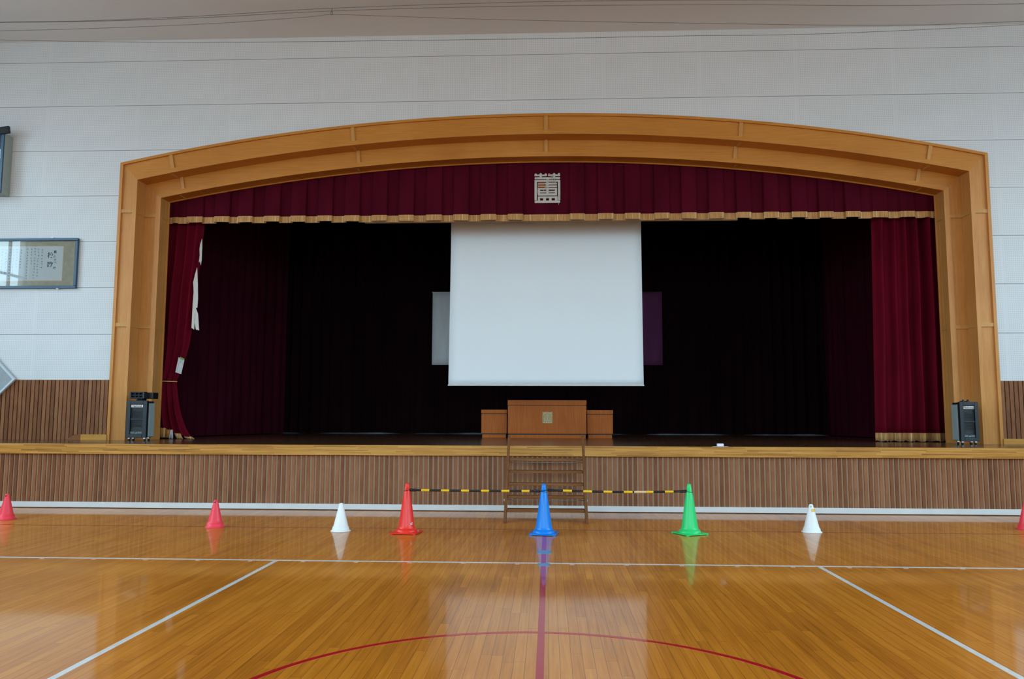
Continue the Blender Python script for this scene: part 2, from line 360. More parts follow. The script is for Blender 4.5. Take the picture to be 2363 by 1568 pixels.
M['paper_edge'] = plain('cream_paper_edge', srgb(222, 206, 176), 0.8); M['case_side'] = plain('greenish_grey_case', srgb(150, 158, 150), 0.6); M['pad'] = plain('pale_grey_pad', srgb(150, 158, 162), 0.6); M['pad_rim'] = plain('grey_white_rim', srgb(196, 204, 208), 0.6)
M['green_tape'] = plain('green_tape', srgb(104, 160, 78), 0.5); M['note'] = plain('note_paper', srgb(205, 208, 210), 0.7); M['wire'] = plain('grey_wire', (0.16, 0.155, 0.15), 0.6)
M['pink_white'] = plain('white_plastic_block', srgb(226, 222, 236), 0.5)
def m_glass():
    t = NT('picture_glass'); tr = t.n('ShaderNodeBsdfTransparent'); gl = t.n('ShaderNodeBsdfGlossy'); gl.inputs['Roughness'].default_value = 0.015
    fr = t.n('ShaderNodeFresnel'); fr.inputs[0].default_value = 1.38; mx = t.n('ShaderNodeMixShader')
    t.t.links.new(fr.outputs[0], mx.inputs[0]); t.t.links.new(tr.outputs[0], mx.inputs[1]); t.t.links.new(gl.outputs[0], mx.inputs[2]); t.t.links.new(mx.outputs[0], t.out.inputs[0])
    return t.mat
M['glass'] = m_glass()

# ------------------------------------------------------------------ the hall
HX, HY0 = HALL_X, -18.0
def struct(name, mb, mat, parent=None, **k):
    o = mb.build(name, mat, parent, **k)
    if parent is None: o['kind'] = 'structure'
    return o
floor = struct('floor', MB().box(-HX-0.3, HX+0.3, HY0-0.3, Y_WALL+0.3, -0.2, 0.0), M['floor'])
struct('ceiling', MB().box(-HX-0.3, HX+0.3, HY0-0.3, Y_WALL+0.3, CEIL, CEIL+0.2), M['plaster'])
wb = MB(); wb.box(-HX, HX, HY0-0.3, HY0, 0.0, WIN_Z0); wb.box(-HX, HX, HY0-0.3, HY0, WIN_Z1, CEIL)
for a, b in ((-HX, -BACK_X), (-4.0, -3.4), (3.4, 4.0), (BACK_X, HX)): wb.box(a, b, HY0-0.3, HY0, WIN_Z0, WIN_Z1)
struct('wall_back', wb, M['hall_wall'])
for k, (a, b) in enumerate(((-BACK_X, -4.0), (-3.4, 3.4), (4.0, BACK_X))):
    f = MB(); ym = HY0-0.15
    for zz in (WIN_Z0, (WIN_Z0+WIN_Z1)/2, WIN_Z1-0.06): f.box(a, b, ym-0.03, ym+0.03, zz, zz+0.06)
    for q in range(6): xx = a+(b-a-0.06)*q/5; f.box(xx, xx+0.06, ym-0.03, ym+0.03, WIN_Z0, WIN_Z1)
    struct('window_%d' % (15+k), f, M['window_frame'])
NB = 7
for side, sg in (('left', -1), ('right', 1)):
    xa, xb = sorted((sg*HX, sg*(HX+0.3))); w = MB()
    w.box(xa, xb, HY0-0.3, Y_WALL+0.3, 0.0, WIN_Z0); w.box(xa, xb, HY0-0.3, Y_WALL+0.3, WIN_Z1, CEIL)
    w.box(xa, xb, HY0-0.3, WIN_Y0, WIN_Z0, WIN_Z1); w.box(xa, xb, WIN_Y1, Y_WALL+0.3, WIN_Z0, WIN_Z1)
    for (_, ya), (yb, _) in zip(BAYS, BAYS[1:]): w.box(xa, xb, ya, yb, WIN_Z0, WIN_Z1)
    struct('wall_'+side, w, M['hall_wall'])
    for k in range(NB):                            # each bay one window: aluminium frame with sashes
        y0, y1 = BAYS[k]; f = MB(); xm = sg*(HX+0.12)
        a, b = xm-0.03, xm+0.03
        for zz in (WIN_Z0, (WIN_Z0+WIN_Z1)/2-0.6, WIN_Z1-0.06): f.box(a, b, y0, y1, zz, zz+0.06)
        for q in range(5):
            yy = y0+(y1-y0-0.06)*q/4; f.box(a, b, yy, yy+0.06, WIN_Z0, WIN_Z1)
        struct('window_%d' % (k+1+(NB if sg > 0 else 0)), f, M['window_frame'])
    g = MB(); xg = sg*(HX-1.0)                     # gallery along the windows, with its railing
    g.box(*sorted((sg*HX, xg)), WIN_Y0-0.5, WIN_Y1-1.5, WIN_Z0-0.95, WIN_Z0-0.8)
    gal = thing('window_gallery', 'narrow white gallery with railing below the %s high windows' % ('left' if sg < 0 else 'right'), 'gallery', (xg, 0, WIN_Z0-0.95))
    g.build('walkway', M['hall_wall'], gal)
    r = MB(); r.box(xg-0.02, xg+0.02, WIN_Y0-0.5, WIN_Y1-1.5, WIN_Z0+0.1, WIN_Z0+0.14); r.box(xg-0.015, xg+0.015, WIN_Y0-0.5, WIN_Y1-1.5, WIN_Z0-0.35, WIN_Z0-0.32)
    yy = WIN_Y0-0.4
    while yy < WIN_Y1-1.6: r.box(xg-0.012, xg+0.012, yy, yy+0.03, WIN_Z0-0.8, WIN_Z0+0.1); yy += 1.0
    r.build('railing', M['steel'], gal)

# court paint: thin film on the floor, parts of the floor
def strip(a, b, w, z=0.0012):
    (x0, y0), (x1, y1) = a, b; dx, dy = x1-x0, y1-y0; L = math.hypot(dx, dy); nx, ny = -dy/L*w/2, dx/L*w/2
    m = MB(); m.prism([(x0+nx, y0+ny), (x0-nx, y0-ny), (x1-nx, y1-ny), (x1+nx, y1+ny)], 'z', 0.0, z); return m
XC = on_z(1255, 1312, 0)[0]
lw = 0.05
struct('court_line', strip((-HX, LINE_Y), (XC-0.04, LINE_Y), lw), M['line_white'], floor)
struct('court_line', strip((XC+0.04, LINE_Y), (HX, LINE_Y), lw), M['line_white'], floor)
for s_, (pa, pb) in enumerate((((627, 1300), (118, 1568)), ((1895, 1311), (2351, 1563)))):
    a, b = on_z(*pa, 0), on_z(*pb, 0); x = (a[0]+b[0])/2
    struct('court_line', strip((x+(a[0]-x)*0.5, LINE_Y-lw/2), (b[0], b[1]), lw) if False else strip((a[0], LINE_Y-lw/2), (a[0]+(b[0]-a[0])*3.2, a[1]+(b[1]-a[1])*3.2), lw), M['line_white'], floor)
struct('court_line', strip((-HX, DARK_Y), (HX, DARK_Y), 0.035, 0.0010), M['line_dark'], floor)
xr1 = on_z(1246, 1568, 0)
struct('court_line', strip((XC, DARK_Y), (XC+(xr1[0]-XC)*2.5, 9.159+(xr1[1]-9.159)*2.5), 0.052, 0.0014), M['line_red'], floor)
ap = on_z(1255, 1461, 0); ca, cb = on_z(600, 1568, 0), on_z(1862, 1568, 0)
hw = (cb[0]-ca[0])/2; sag = ap[1]-(ca[1]+cb[1])/2; RC = (hw*hw+sag*sag)/(2*sag); cx0 = (ca[0]+cb[0])/2
circ = MB(); n = 160
vs = []
for k in range(n):
    a = 2*PI*k/n
    for r_, z_ in ((RC-0.022, 0.0), (RC+0.022, 0.0), (RC+0.022, 0.0018), (RC-0.022, 0.0018)): vs.append((cx0+r_*math.cos(a), ap[1]-RC+r_*math.sin(a), z_))
circ.add(vs, [(4*k+q, 4*k+(q+1) % 4, 4*((k+1) % n)+(q+1) % 4, 4*((k+1) % n)+q) for k in range(n) for q in range(4)])
struct('court_circle', circ, M['line_red'], floor)
ua, ub = on_z(1060, 1317.5, 0)[0], on_z(1715, 1319, 0)[0]; pitch = (ub-ua)/5
for k in range(-9, 14):
    x = ua+k*pitch
    struct('tape_mark', MB().box(x-0.024, x+0.024, LINE_Y-0.085, LINE_Y-0.055, 0.0, 0.0010), M['mark'], floor)

for u0, u1, v0, v1 in ((1239, 1273, 1271.5, 1278.5), (1240.5, 1269, 1301, 1307)):   # two worn teal tapes across the red line
    a, b = on_z(u0, v1, 0), on_z(u1, v0, 0); struct('tape_strip', MB().box(a[0], b[0], a[1], b[1], 0.0, 0.0020), M['teal'], floor)
# front wall: white perforated boards around the arch opening
R_OUT = 42.4; ZC = 7.925-R_OUT                      # outer arc of the arch, centred under the apex
def arcz(x, o=0.0): return ZC+math.sqrt(max((R_OUT-o)**2-x*x, 0))
AX = 8.955
wf = MB(); XE = HX-0.03
for x0, x1 in ((-HX, -AX+0.05), (AX-0.05, HX)): wf.box(x0, x1, Y_WALL, Y_WALL+0.15, Z_WAIN, CEIL)
n = 40; xs = [-AX+0.05+(2*AX-0.1)*k/n for k in range(n+1)]
wf.grid([[(x, Y_WALL, arcz(x)-0.05) for x in xs], [(x, Y_WALL, CEIL) for x in xs], [(x, Y_WALL+0.15, CEIL) for x in xs], [(x, Y_WALL+0.15, arcz(x)-0.05) for x in xs], [(x, Y_WALL, arcz(x)-0.05) for x in xs]])
struct('wall_front', wf, M['perf'])

# ------------------------------------------------------------------ stage platform
stage = thing('stage_platform', 'raised wooden stage with a slatted brown front and golden laminated edge', 'stage', (0, Y_LIP, 0))
ZL = 0.954
MB().box(-XE, XE, Y_LIP+0.06, Y_WALL+0.35, H-0.03, H).build('deck', M['stage'], stage)
MB().box(-9.3, 9.3, Y_WALL+0.35, 22.95, H-0.03, H).build('inner_deck', M['stage'], stage)
MB().box(-XE, XE, Y_LIP, Y_LIP+0.06, ZL, H).build('edge_beam', M['lip'], stage, bevel=0.006)
PER = 0.087
def slats(x0, x1, yb, z0, z1, dep=0.02, w=0.055):
    b = MB(); k = math.floor(x0/PER)
    while k*PER < x1:
        a = max(k*PER, x0); c = min(k*PER+w, x1)
        if c-a > 0.005: b.box(a, c, yb-dep, yb, z0, z1)
        k += 1
    return b
MB().box(-XE, XE, Y_SKIRT, Y_SKIRT+0.05, 0.0, H-0.03).build('front_board', M['groove'], stage)
slats(-XE, XE, Y_SKIRT, 0.107, ZL).build('front_slats', M['slat'], stage)
MB().box(-XE, XE, Y_SKIRT-0.055, Y_SKIRT, 0.012, 0.107).build('skirting_board', M['skirting'], stage, bevel=0.004)
MB().box(-XE, XE, Y_SKIRT-0.045, Y_SKIRT, 0.0, 0.012).build('skirting_gap', M['black_gap'], stage)

# slatted wainscot on the wall, left and right of the arch, with its baseboard
for side, x0, x1 in (('left', -XE, -AX), ('right', AX, XE)):
    w = thing('slatted_wainscot', 'brown slatted wall panelling above the stage %s of the arch' % ('left' if x0 < 0 else 'right'), 'wall panelling', ((x0+x1)/2, Y_WALL, H))
    MB().box(x0, x1, Y_WALL+0.001, Y_WALL+0.12, H, Z_WAIN).build('backing_board', M['groove'], w)
    slats(x0, x1, Y_WALL, H, Z_WAIN-0.004, 0.03, 0.066).build('slats', M['slat'], w)
xl = on_y(185, 1010, Y_WALL-0.08)[0]; xl2 = on_y(150, 1017, Y_WALL-0.08)[0]
struct('trim_2', MB().prism([(xl2, H), (xl, H), (xl, H+0.115), (xl-0.12, H+0.115)], 'y', Y_WALL-0.07, Y_WALL-0.042), M['sill_dark'])
struct('baseboard_left', MB().prism([(xl, H), (-AX+0.01, H), (-AX+0.01, H+0.115), (xl, H+0.115)], 'y', Y_WALL-0.07, Y_WALL-0.042), M['sill'])
struct('baseboard_right', MB().box(AX-0.01, XE-0.4, Y_WALL-0.07, Y_WALL-0.042, H, H+0.105), M['sill'])

# ------------------------------------------------------------------ proscenium arch
arch = thing('proscenium_arch', 'wide honey wood arch framing the stage with two stepped panelled bands', 'arch', (0, Y_WALL, H))
def path(xl_, o, n=64, legs=True):
    """centre line of a ring at side offset xl_ and arc offset o: leg, arc, leg as (x, z)"""
    p = [(-xl_, H), (-xl_, arcz(xl_, o))]+[(-xl_+2*xl_*k/n, arcz(-xl_+2*xl_*k/n, o)) for k in range(1, n)]+[(xl_, arcz(xl_, o)), (xl_, H)]
    return p
def ring(name, mat, prof, parent=None, top_only=None):
    """prof: closed profile of (xl, o, y); swept along leg, arc, leg; split into two legs and a top at the mitre"""
    res = []
    P = [path(a, b) for a, b, _ in prof]; N = len(P[0])
    segs = (('left_upright', 0, 2, M['arch_leg']), ('arched_head', 1, N-1, M['arch_top']), ('right_upright', N-2, N, M['arch_leg']))
    for nm, i0, i1, mt in segs:
        m = MB(); rows = [[(P[j][i][0], prof[j][2], P[j][i][1]) for j in range(len(prof))] for i in range(i0, i1)]
        m.grid(rows, True); k = len(prof); b = len(rows)*k
        m.f.append(tuple(range(k))); m.m.append(0); m.f.append(tuple(range(b-k, b))); m.m.append(0)
        res.append(m.build(name+('' if nm == 'arched_head' else ''), mat or mt, parent))
    return res
YF1, YF2, YB = Y_WALL-0.04, 16.40, 16.80
X0, X1, X2 = 8.955, 8.575, 8.24                    # outer edge, inner edge of the front band, inner edge of the second band
O1, O2 = 0.44, 0.79
d = 0.034                                          # the panels sit back behind the rails
# front band: outer bead, recessed panel, inner rail
ring('outer_bead', None, [(X0, 0.0, YF1-0.01), (X0-0.06, 0.055, YF1-0.01), (X0-0.06, 0.055, Y_WALL+0.02), (X0, 0.0, Y_WALL+0.02)], arch)
ring('front_panel', None, [(X0-0.055, 0.05, YF1+d), (X1+0.075, O1-0.085, YF1+d), (X1+0.075, O1-0.085, YF1+0.1), (X0-0.055, 0.05, YF1+0.1)], arch)
ring('front_rail', None, [(X1+0.08, O1-0.09, YF1), (X1, O1, YF1), (X1, O1, YF1+0.09), (X1+0.08, O1-0.09, YF1+0.09)], arch)
ring('inner_reveal', None, [(X1+0.012, O1-0.012, YF1+0.085), (X1+0.012, O1-0.012, YF2+0.05), (X1+0.1, O1-0.1, YF2+0.05), (X1+0.1, O1-0.1, YF1+0.085)], arch)
# second band set back behind the first
ring('rear_panel', None, [(X1+0.02, O1-0.02, YF2+d), (X2+0.105, O2-0.095, YF2+d), (X2+0.105, O2-0.095, YF2+0.1), (X1+0.02, O1-0.02, YF2+0.1)], arch)
ring('rear_rail', None, [(X2+0.11, O2-0.10, YF2), (X2, O2, YF2), (X2, O2, YF2+0.1), (X2+0.11, O2-0.10, YF2+0.1)], arch)
ring('rear_reveal', None, [(X2+0.012, O2-0.012, YF2+0.095), (X2+0.012, O2-0.012, YB), (X2+0.13, O2-0.13, YB), (X2+0.13, O2-0.13, YF2+0.095)], arch)
ring('rear_bead', None, [(X2-0.012, O2+0.012, YB-0.03), (X2-0.012, O2+0.012, YB), (X2+0.02, O2-0.02, YB), (X2+0.02, O2-0.02, YB-0.03)], arch)
def cross_rail(x, oa, ob, yf, w=0.075):            # short upright rail across the arched head
    th = math.asin(x/R_OUT); m = MB(); vs = []
    for o_ in (oa, ob):
        for s_ in (-w/2, w/2):
            r_ = R_OUT-o_; px = r_*math.sin(th)+s_*math.cos(th); pz = ZC+r_*math.cos(th)-s_*math.sin(th)
            for y_ in (yf, yf+d+0.02): vs.append((px, y_, pz))
    m.add(vs, [(0, 2, 6, 4), (1, 3, 7, 5), (0, 1, 3, 2), (4, 6, 7, 5), (0, 1, 5, 4), (2, 3, 7, 6)])
    m.build('cross_rail', M['arch_trim'], arch)
for u, v in ((392, 372), (812, 307), (1260, 285), (1712, 299), (2150, 352)):
    x = on_y(u, v, YF1)[0]; cross_rail(x, 0.05, O1-0.085, YF1+0.002); cross_rail(x, O1-0.015, O2-0.095, YF2+0.002, 0.07)
    if abs(x) > 4:                                 # seam batten on the soffit
        for o_, ya, yb_ in ((O1-0.012, YF1+0.09, YF2), (O2-0.012, YF2+0.1, YB-0.03)):
            z = arcz(x, o_); MB().box(x-0.03, x+0.03, ya, yb_, z-0.012, z+0.01).build('soffit_batten', M['arch_trim'], arch)
for sg, u0 in ((-1, 290), (1, 2270)):
    for v in (487, 750):
        z = on_y(u0, v, YF1)[1]
        a, b = sorted((sg*(X0-0.055), sg*(X1+0.075))); MB().box(a, b, YF1+0.002, YF1+d+0.02, z-0.038, z+0.038).build('cross_rail', M['arch_trim'], arch)
        a, b = sorted((sg*(X1+0.02), sg*(X2+0.105))); MB().box(a, b, YF2+0.002, YF2+d+0.02, z-0.04, z+0.03).build('cross_rail', M['arch_trim'], arch)
        for xx, ya, yb_ in ((X1+0.012, YF1+0.09, YF2+0.02), (X2+0.012, YF2+0.1, YB-0.03)):
            a, b = sorted((sg*(xx-0.012), sg*(xx+0.01))); MB().box(a, b, ya, yb_, z-0.04, z+0.03).build('cross_rail', M['arch_trim'], arch)
    for xx, ya in ((X1+0.012, YF1+0.16), (X2+0.012, YF2+0.17)):      # upright bead inside the reveals
        a, b = sorted((sg*(xx-0.006), sg*(xx+0.01))); MB().box(a, b, YF2-0.05 if xx > 8.4 else YB-0.14, YF2-0.03 if xx > 8.4 else YB-0.12, H, arcz(xx, O1 if xx > 8.4 else O2)-0.02).build('reveal_bead', M['arch_trim'], arch)

# ------------------------------------------------------------------ stage house behind the arch
struct('wall_stage_back', MB().box(-9.3, 9.3, 22.95, 23.1, 0.0, 9.0), M['stage_wall'])
for nm, a, b in (('wall_stage_left', -9.45, -9.3), ('wall_stage_right', 9.3, 9.45)):
    struct(nm, MB().box(a, b, Y_WALL+0.36, 23.1, 0.0, 9.0), M['stage_dark'])
struct('ceiling_stage', MB().box(-9.45, 9.45, Y_WALL+0.15, 23.1, 9.0, 9.1), M['stage_dark'])
for a, b in ((-9.45, -X1-0.02), (X1+0.02, 9.45)): struct('wall_wing_'+('left' if a < 0 else 'right'), MB().box(a, b, YB-0.02, YB+0.02, H, 9.0), M['stage_dark'])

# ------------------------------------------------------------------ curtains
def pleat(t):                                       # rounded folds with tight valleys
    return math.cos(2*PI*t)-0.22*math.cos(4*PI*t)+0.12*math.sin(4*PI*t)
def wob(t, k): return math.sin(t*1.7+k)*0.5+math.sin(t*0.71+2.1*k)*0.5
def curtain_rows(fx, zs, npl, amp, seed=0.0, per=12, zamp=0.0, hem=None):
    rows = []
    for iz, z in enumerate(zs):
        r = []
        for k in range(npl*per+1):
            s = k/(npl*per); t = s*npl+0.22*wob(s*npl, seed)+0.05*wob(z*1.2+s*5, seed+1)
            a = amp(s, z) if callable(amp) else amp
            x, y, nx, ny = fx(s, z); h = a*pleat(t)*(0.8+0.3*wob(s*npl*1.3, seed+3))
            zz = z+(hem(s) if hem and iz == 0 else 0)
            r.append((x+nx*h, y+ny*h, zz))
        rows.append(r)
    return rows
def lin(zs, z):
    zs = sorted(zs)
    if z <= zs[0][0]: return zs[0][1]
    for (a, p), (b, q) in zip(zs, zs[1:]):
        if z <= b:
            t = (z-a)/(b-a); return p+(q-p)*t
    return zs[-1][1]
def lin2(zs, z):
    zs = sorted(zs)
    if z <= zs[0][0]: return zs[0][1]
    for (a, p), (b, q) in zip(zs, zs[1:]):
        if z <= b:
            t = (z-a)/(b-a); t = t*t*(3-2*t)*0.5+t*0.5; return p+(q-p)*t
    return zs[-1][1]
def frange(a, b, n): return [a+(b-a)*k/(n-1) for k in range(n)]
# right front curtain, hanging straight
YC = 17.05
rc = thing('stage_curtain', 'crimson stage curtain hanging straight in full pleats with gold hem fringe', 'curtain', (7.8, YC, H), 'front stage curtains')
xa_t, xa_b = on_y(2013, 515, YC)[0], on_y(2022, 1000, YC)[0]
def fxr(s, z):
    a = lin([(H, xa_b), (6.0, xa_t)], z); b = 8.6; return a+(b-a)*s, YC, 0, 1
def ampr(s, z): return 0.11+0.035*math.sin(s*11+1)
rows = curtain_rows(fxr, frange(H+0.16, 6.6, 26), 6, ampr, 2.0, 18)
MB().grid(rows).build('cloth', M['velvet'], rc, smooth=True, solid=0.006)
rows = curtain_rows(lambda s, z: (fxr(s, H+0.2)[0], YC-0.006, 0, 1), [H+0.02, H+0.10, H+0.19], 6, ampr, 2.0, 18, hem=lambda s: 0.012*math.sin(s*90))
MB().grid(rows).build('fringe', M['fringe'], rc, smooth=True, solid=0.012)
# left front curtain, gathered by a gold cord
lc = thing('stage_curtain', 'crimson stage curtain gathered by a thin gold cord, its edge torn', 'curtain', (-8.1, YC, H), 'front stage curtains')
edge = [(on_y(u, v, YC)[1], on_y(u, v, YC)[0]) for u, v in ((474, 490), (470, 530), (462, 600), (450, 680), (444, 745), (437, 795), (421, 850), (407, 880), (409, 905), (415, 950), (426, 985), (436, 1004), (444, 1013))]
ztie = on_y(400, 880, YC)[1]
def fxl(s, z):
    b = lin(edge, z); a = -8.70
    zz = abs(z-ztie); return a+(b-a)*s, YC-0.02*min(zz, 1), 0, 1
def ampl(s, z): return 0.018+0.075*min(1.0, abs(z-ztie)/1.2)
zs = [H+0.03]+frange(H+0.10, ztie, 9)+frange(ztie+0.06, 6.6, 34)
rows = curtain_rows(fxl, zs, 5, ampl, 0.6, 16, hem=lambda s: 0.11*(1-s)**0.5)
MB().grid(rows).build('cloth', M['velvet'], lc, smooth=True, solid=0.006)
# hem fringe of the gathered curtain: short pieces between the folds
xh = lambda u: on_y(u, 1005, YC-0.08)[0]
def hem_piece(u0, u1, z0, z1, mat, lean=0.0):
    x0, x1 = xh(u0), xh(u1); n_ = 8; rows = []
    for z, dx in ((z0, lean), ((z0+z1)/2, lean*0.4), (z1, 0.0)):
        rows.append([(x0+(x1-x0)*k/n_+dx, YC-0.10-0.035*math.sin(PI*k/n_), z+0.008*math.sin(k*2.3)) for k in range(n_+1)])
    MB().grid(rows).build('fringe', mat, lc, smooth=True, solid=0.01)
hem_piece(368, 384, H+0.03, H+0.235, M['fringe_deep']); hem_piece(384, 394, H+0.03, H+0.20, M['fringe_deep'])
hem_piece(404, 418, H+0.01, H+0.12, M['fringe'], 0.05); hem_piece(426, 444, H+0.01, H+0.05, M['fringe'], 0.06)
tas = MB()                                          # pale tassel of loosened threads
xt = xh(398)
for k in range(7): tas.tube([(xt+(k-3)*0.006, YC-0.13, H+0.20), (xt+(k-3)*0.011, YC-0.14, H+0.10), (xt+(k-3)*0.015+0.006*math.sin(k*5), YC-0.14, H+0.01)], 0.005, 5)
tas.build('tassel', M['lining'], lc, smooth=True)
tie = MB(); tx = [fxl(s, ztie)[0] for s in (0, 1)]
tie.tube([(tx[0]-0.02, YC-0.03, ztie+0.02), (tx[0]+0.08, YC-0.06, ztie+0.004), ((tx[0]+tx[1])/2, YC-0.07, ztie-0.004), (tx[1]-0.03, YC-0.055, ztie-0.012), (tx[1]+0.012, YC, ztie-0.014), (tx[1]-0.03, YC+0.04, ztie)], 0.010, 8)
tie.build('tie_cord', M['cord_gold'], lc, smooth=True)
def rag(pts, name='torn_lining', y=YC-0.115):
    P = [on_y(u, v, y) for u, v in pts]; MB().prism(P, 'y', y-0.004, y+0.004).build(name, M['lining'], lc)
rag([(466.5, 551), (462, 564), (460.5, 575), (461, 590), (459, 606), (461.5, 603), (463.5, 613), (465.5, 600), (466, 585), (466.8, 570)])
rag([(455, 617), (450, 634), (446, 652), (447, 675), (445, 700), (444, 720), (442, 757), (448, 761), (449.5, 735), (452, 711), (455.5, 711), (457, 690), (456.5, 650)])
rag([(452, 711), (457, 725), (459.5, 763), (452, 761), (449.5, 745)])
note = thing('paper_note', 'small white printed note taped with green tape to the gathered curtain', 'note', (on_y(415, 844, YC-0.14)[0], YC-0.14, on_y(415, 844, YC-0.14)[1]))
yn = YC-0.075; nq = [on_y(u, v, yn) for u, v in ((412, 825), (425.5, 831), (418, 864), (404.5, 859.5))]
MB().prism(nq, 'y', yn, yn+0.003).build('sheet', M['note'], note)
MB().prism([on_y(u, v, yn) for u, v in ((416, 824), (425.5, 828.5), (423.5, 833), (415, 829))], 'y', yn-0.003, yn-0.0005).build('tape', M['green_tape'], note)
tx_ = MB()
for (u0, v0), (u1, v1) in (((418, 833), (416, 838)), ((414.5, 834), (409, 853)), ((422.5, 835), (418.5, 853))):
    k = 9
    for j in range(k):
        a = (u0+(u1-u0)*j/k, v0+(v1-v0)*j/k); p = on_y(a[0], a[1], yn-0.002); s_ = 0.004
        tx_.box(p[0]-s_, p[0]+s_, yn-0.0012, yn-0.0002, p[1]-s_*0.9, p[1]+s_*0.9)
tx_.build('lettering', M['ink'], note)

# inner side curtains and back curtain
for nm, sg, lab, u, un in (('l', -1, 'dark wine side curtain along the left depth of the stage', 655, 0), ('r', 1, 'dark wine side curtain along the right depth of the stage', 1905, 0)):
    xb = on_y(u, 900, 22.2)[0]; xf = -8.72 if sg < 0 else 8.72; y0, y1 = 17.4, 22.2
    sc_ = thing('side_curtain', lab, 'curtain', ((xb+xf)/2, 20, H)); L = math.hypot(xb-xf, y1-y0); nx, ny = (y1-y0)/L, -(xb-xf)/L
    f_ = lambda s, z, xb=xb, xf=xf, nx=nx, ny=ny: (xf+(xb-xf)*s, y0+(y1-y0)*s, nx, ny)
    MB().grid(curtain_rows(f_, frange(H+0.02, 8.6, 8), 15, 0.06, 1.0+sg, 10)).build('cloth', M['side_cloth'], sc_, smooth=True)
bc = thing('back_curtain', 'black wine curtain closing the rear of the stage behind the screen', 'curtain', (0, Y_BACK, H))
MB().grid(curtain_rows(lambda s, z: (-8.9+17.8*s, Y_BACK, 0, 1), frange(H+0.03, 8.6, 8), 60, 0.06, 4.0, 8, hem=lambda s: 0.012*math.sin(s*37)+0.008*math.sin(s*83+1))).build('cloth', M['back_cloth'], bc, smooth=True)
struct('trim_1', MB().box(-9.2, 9.2, 22.86, 22.95, H, H+0.09), M['pad'])

# valance with box pleats, fringe and embroidered emblem
YV = 16.87
va = thing('stage_valance', 'wine red box pleated valance with gold fringe and a square silver character', 'valance', (0, YV, 5.9))
vx = lambda u: on_y(u, 503, YV-0.05)[0]
fronts = [(431.6, 468), (495, 530), (549, 583), (610, 646), (671, 706), (733, 767), (795, 830), (858, 893), (920, 955), (983, 1019.8), (1046, 1081.5), (1109, 1145), (1172, 1207),
          (1314.7, 1349), (1380, 1416), (1442, 1478), (1510, 1545), (1573, 1608), (1636, 1671), (1700, 1734), (1763, 1798), (1827, 1863), (1890, 1924), (1951, 1986), (2014, 2050), (2078, 2112)]
sec = [(-8.6, 0.0)]
sec += [(vx(395), 0.0), (vx(400), -0.03), (vx(409), -0.035), (vx(411), 0.0), (vx(424), -0.01)]
for i, (a, b) in enumerate(fronts):
    xa, xb = vx(a), vx(b); dp = -0.075 if a < 2000 else -0.05; ins = 0.03 if a < 2000 else -0.03
    if a == 1314.7: sec.append((vx(1262), -0.012))
    sec += [(xa+ins, -0.004), (xa-0.002, dp*0.55), (xa+0.012, dp), ((xa+xb)/2, dp-0.006), (xb-0.012, dp), (xb+0.002, dp*0.55), (xb-ins, -0.004)]
sec += [(vx(2130), -0.01), (vx(2142), -0.03), (vx(2152), 0.0), (8.6, 0.0)]
zb_l, zb_r = on_y(600, 513, YV)[1], on_y(1900, 505.5, YV)[1]
ZVB = (zb_l+zb_r)/2
def vrows(zs, off=0.0, ragged=0.0):
    rows = []
    for iz, z in enumerate(zs):
        flare = 0.4+0.6*min(1, max(0, (7.4-z)/1.5)); r = []
        for j, (x, y) in enumerate(sec):
            dz = (-0.012 if y > -0.02 else 0.006*math.sin(x*5)) if iz == 0 else 0
            r.append((x, YV+y*flare+off, z+dz*ragged))
        rows.append(r)
    return rows
FR = 0.13
MB().grid(vrows([ZVB+FR-0.03, ZVB+0.5, ZVB+1.0, 7.3])).build('cloth', M['valance'], va, solid=0.006)
MB().grid(vrows([ZVB, ZVB+FR*0.55, ZVB+FR], -0.008, 1.0)).build('fringe', M['fringe'], va, solid=0.01)
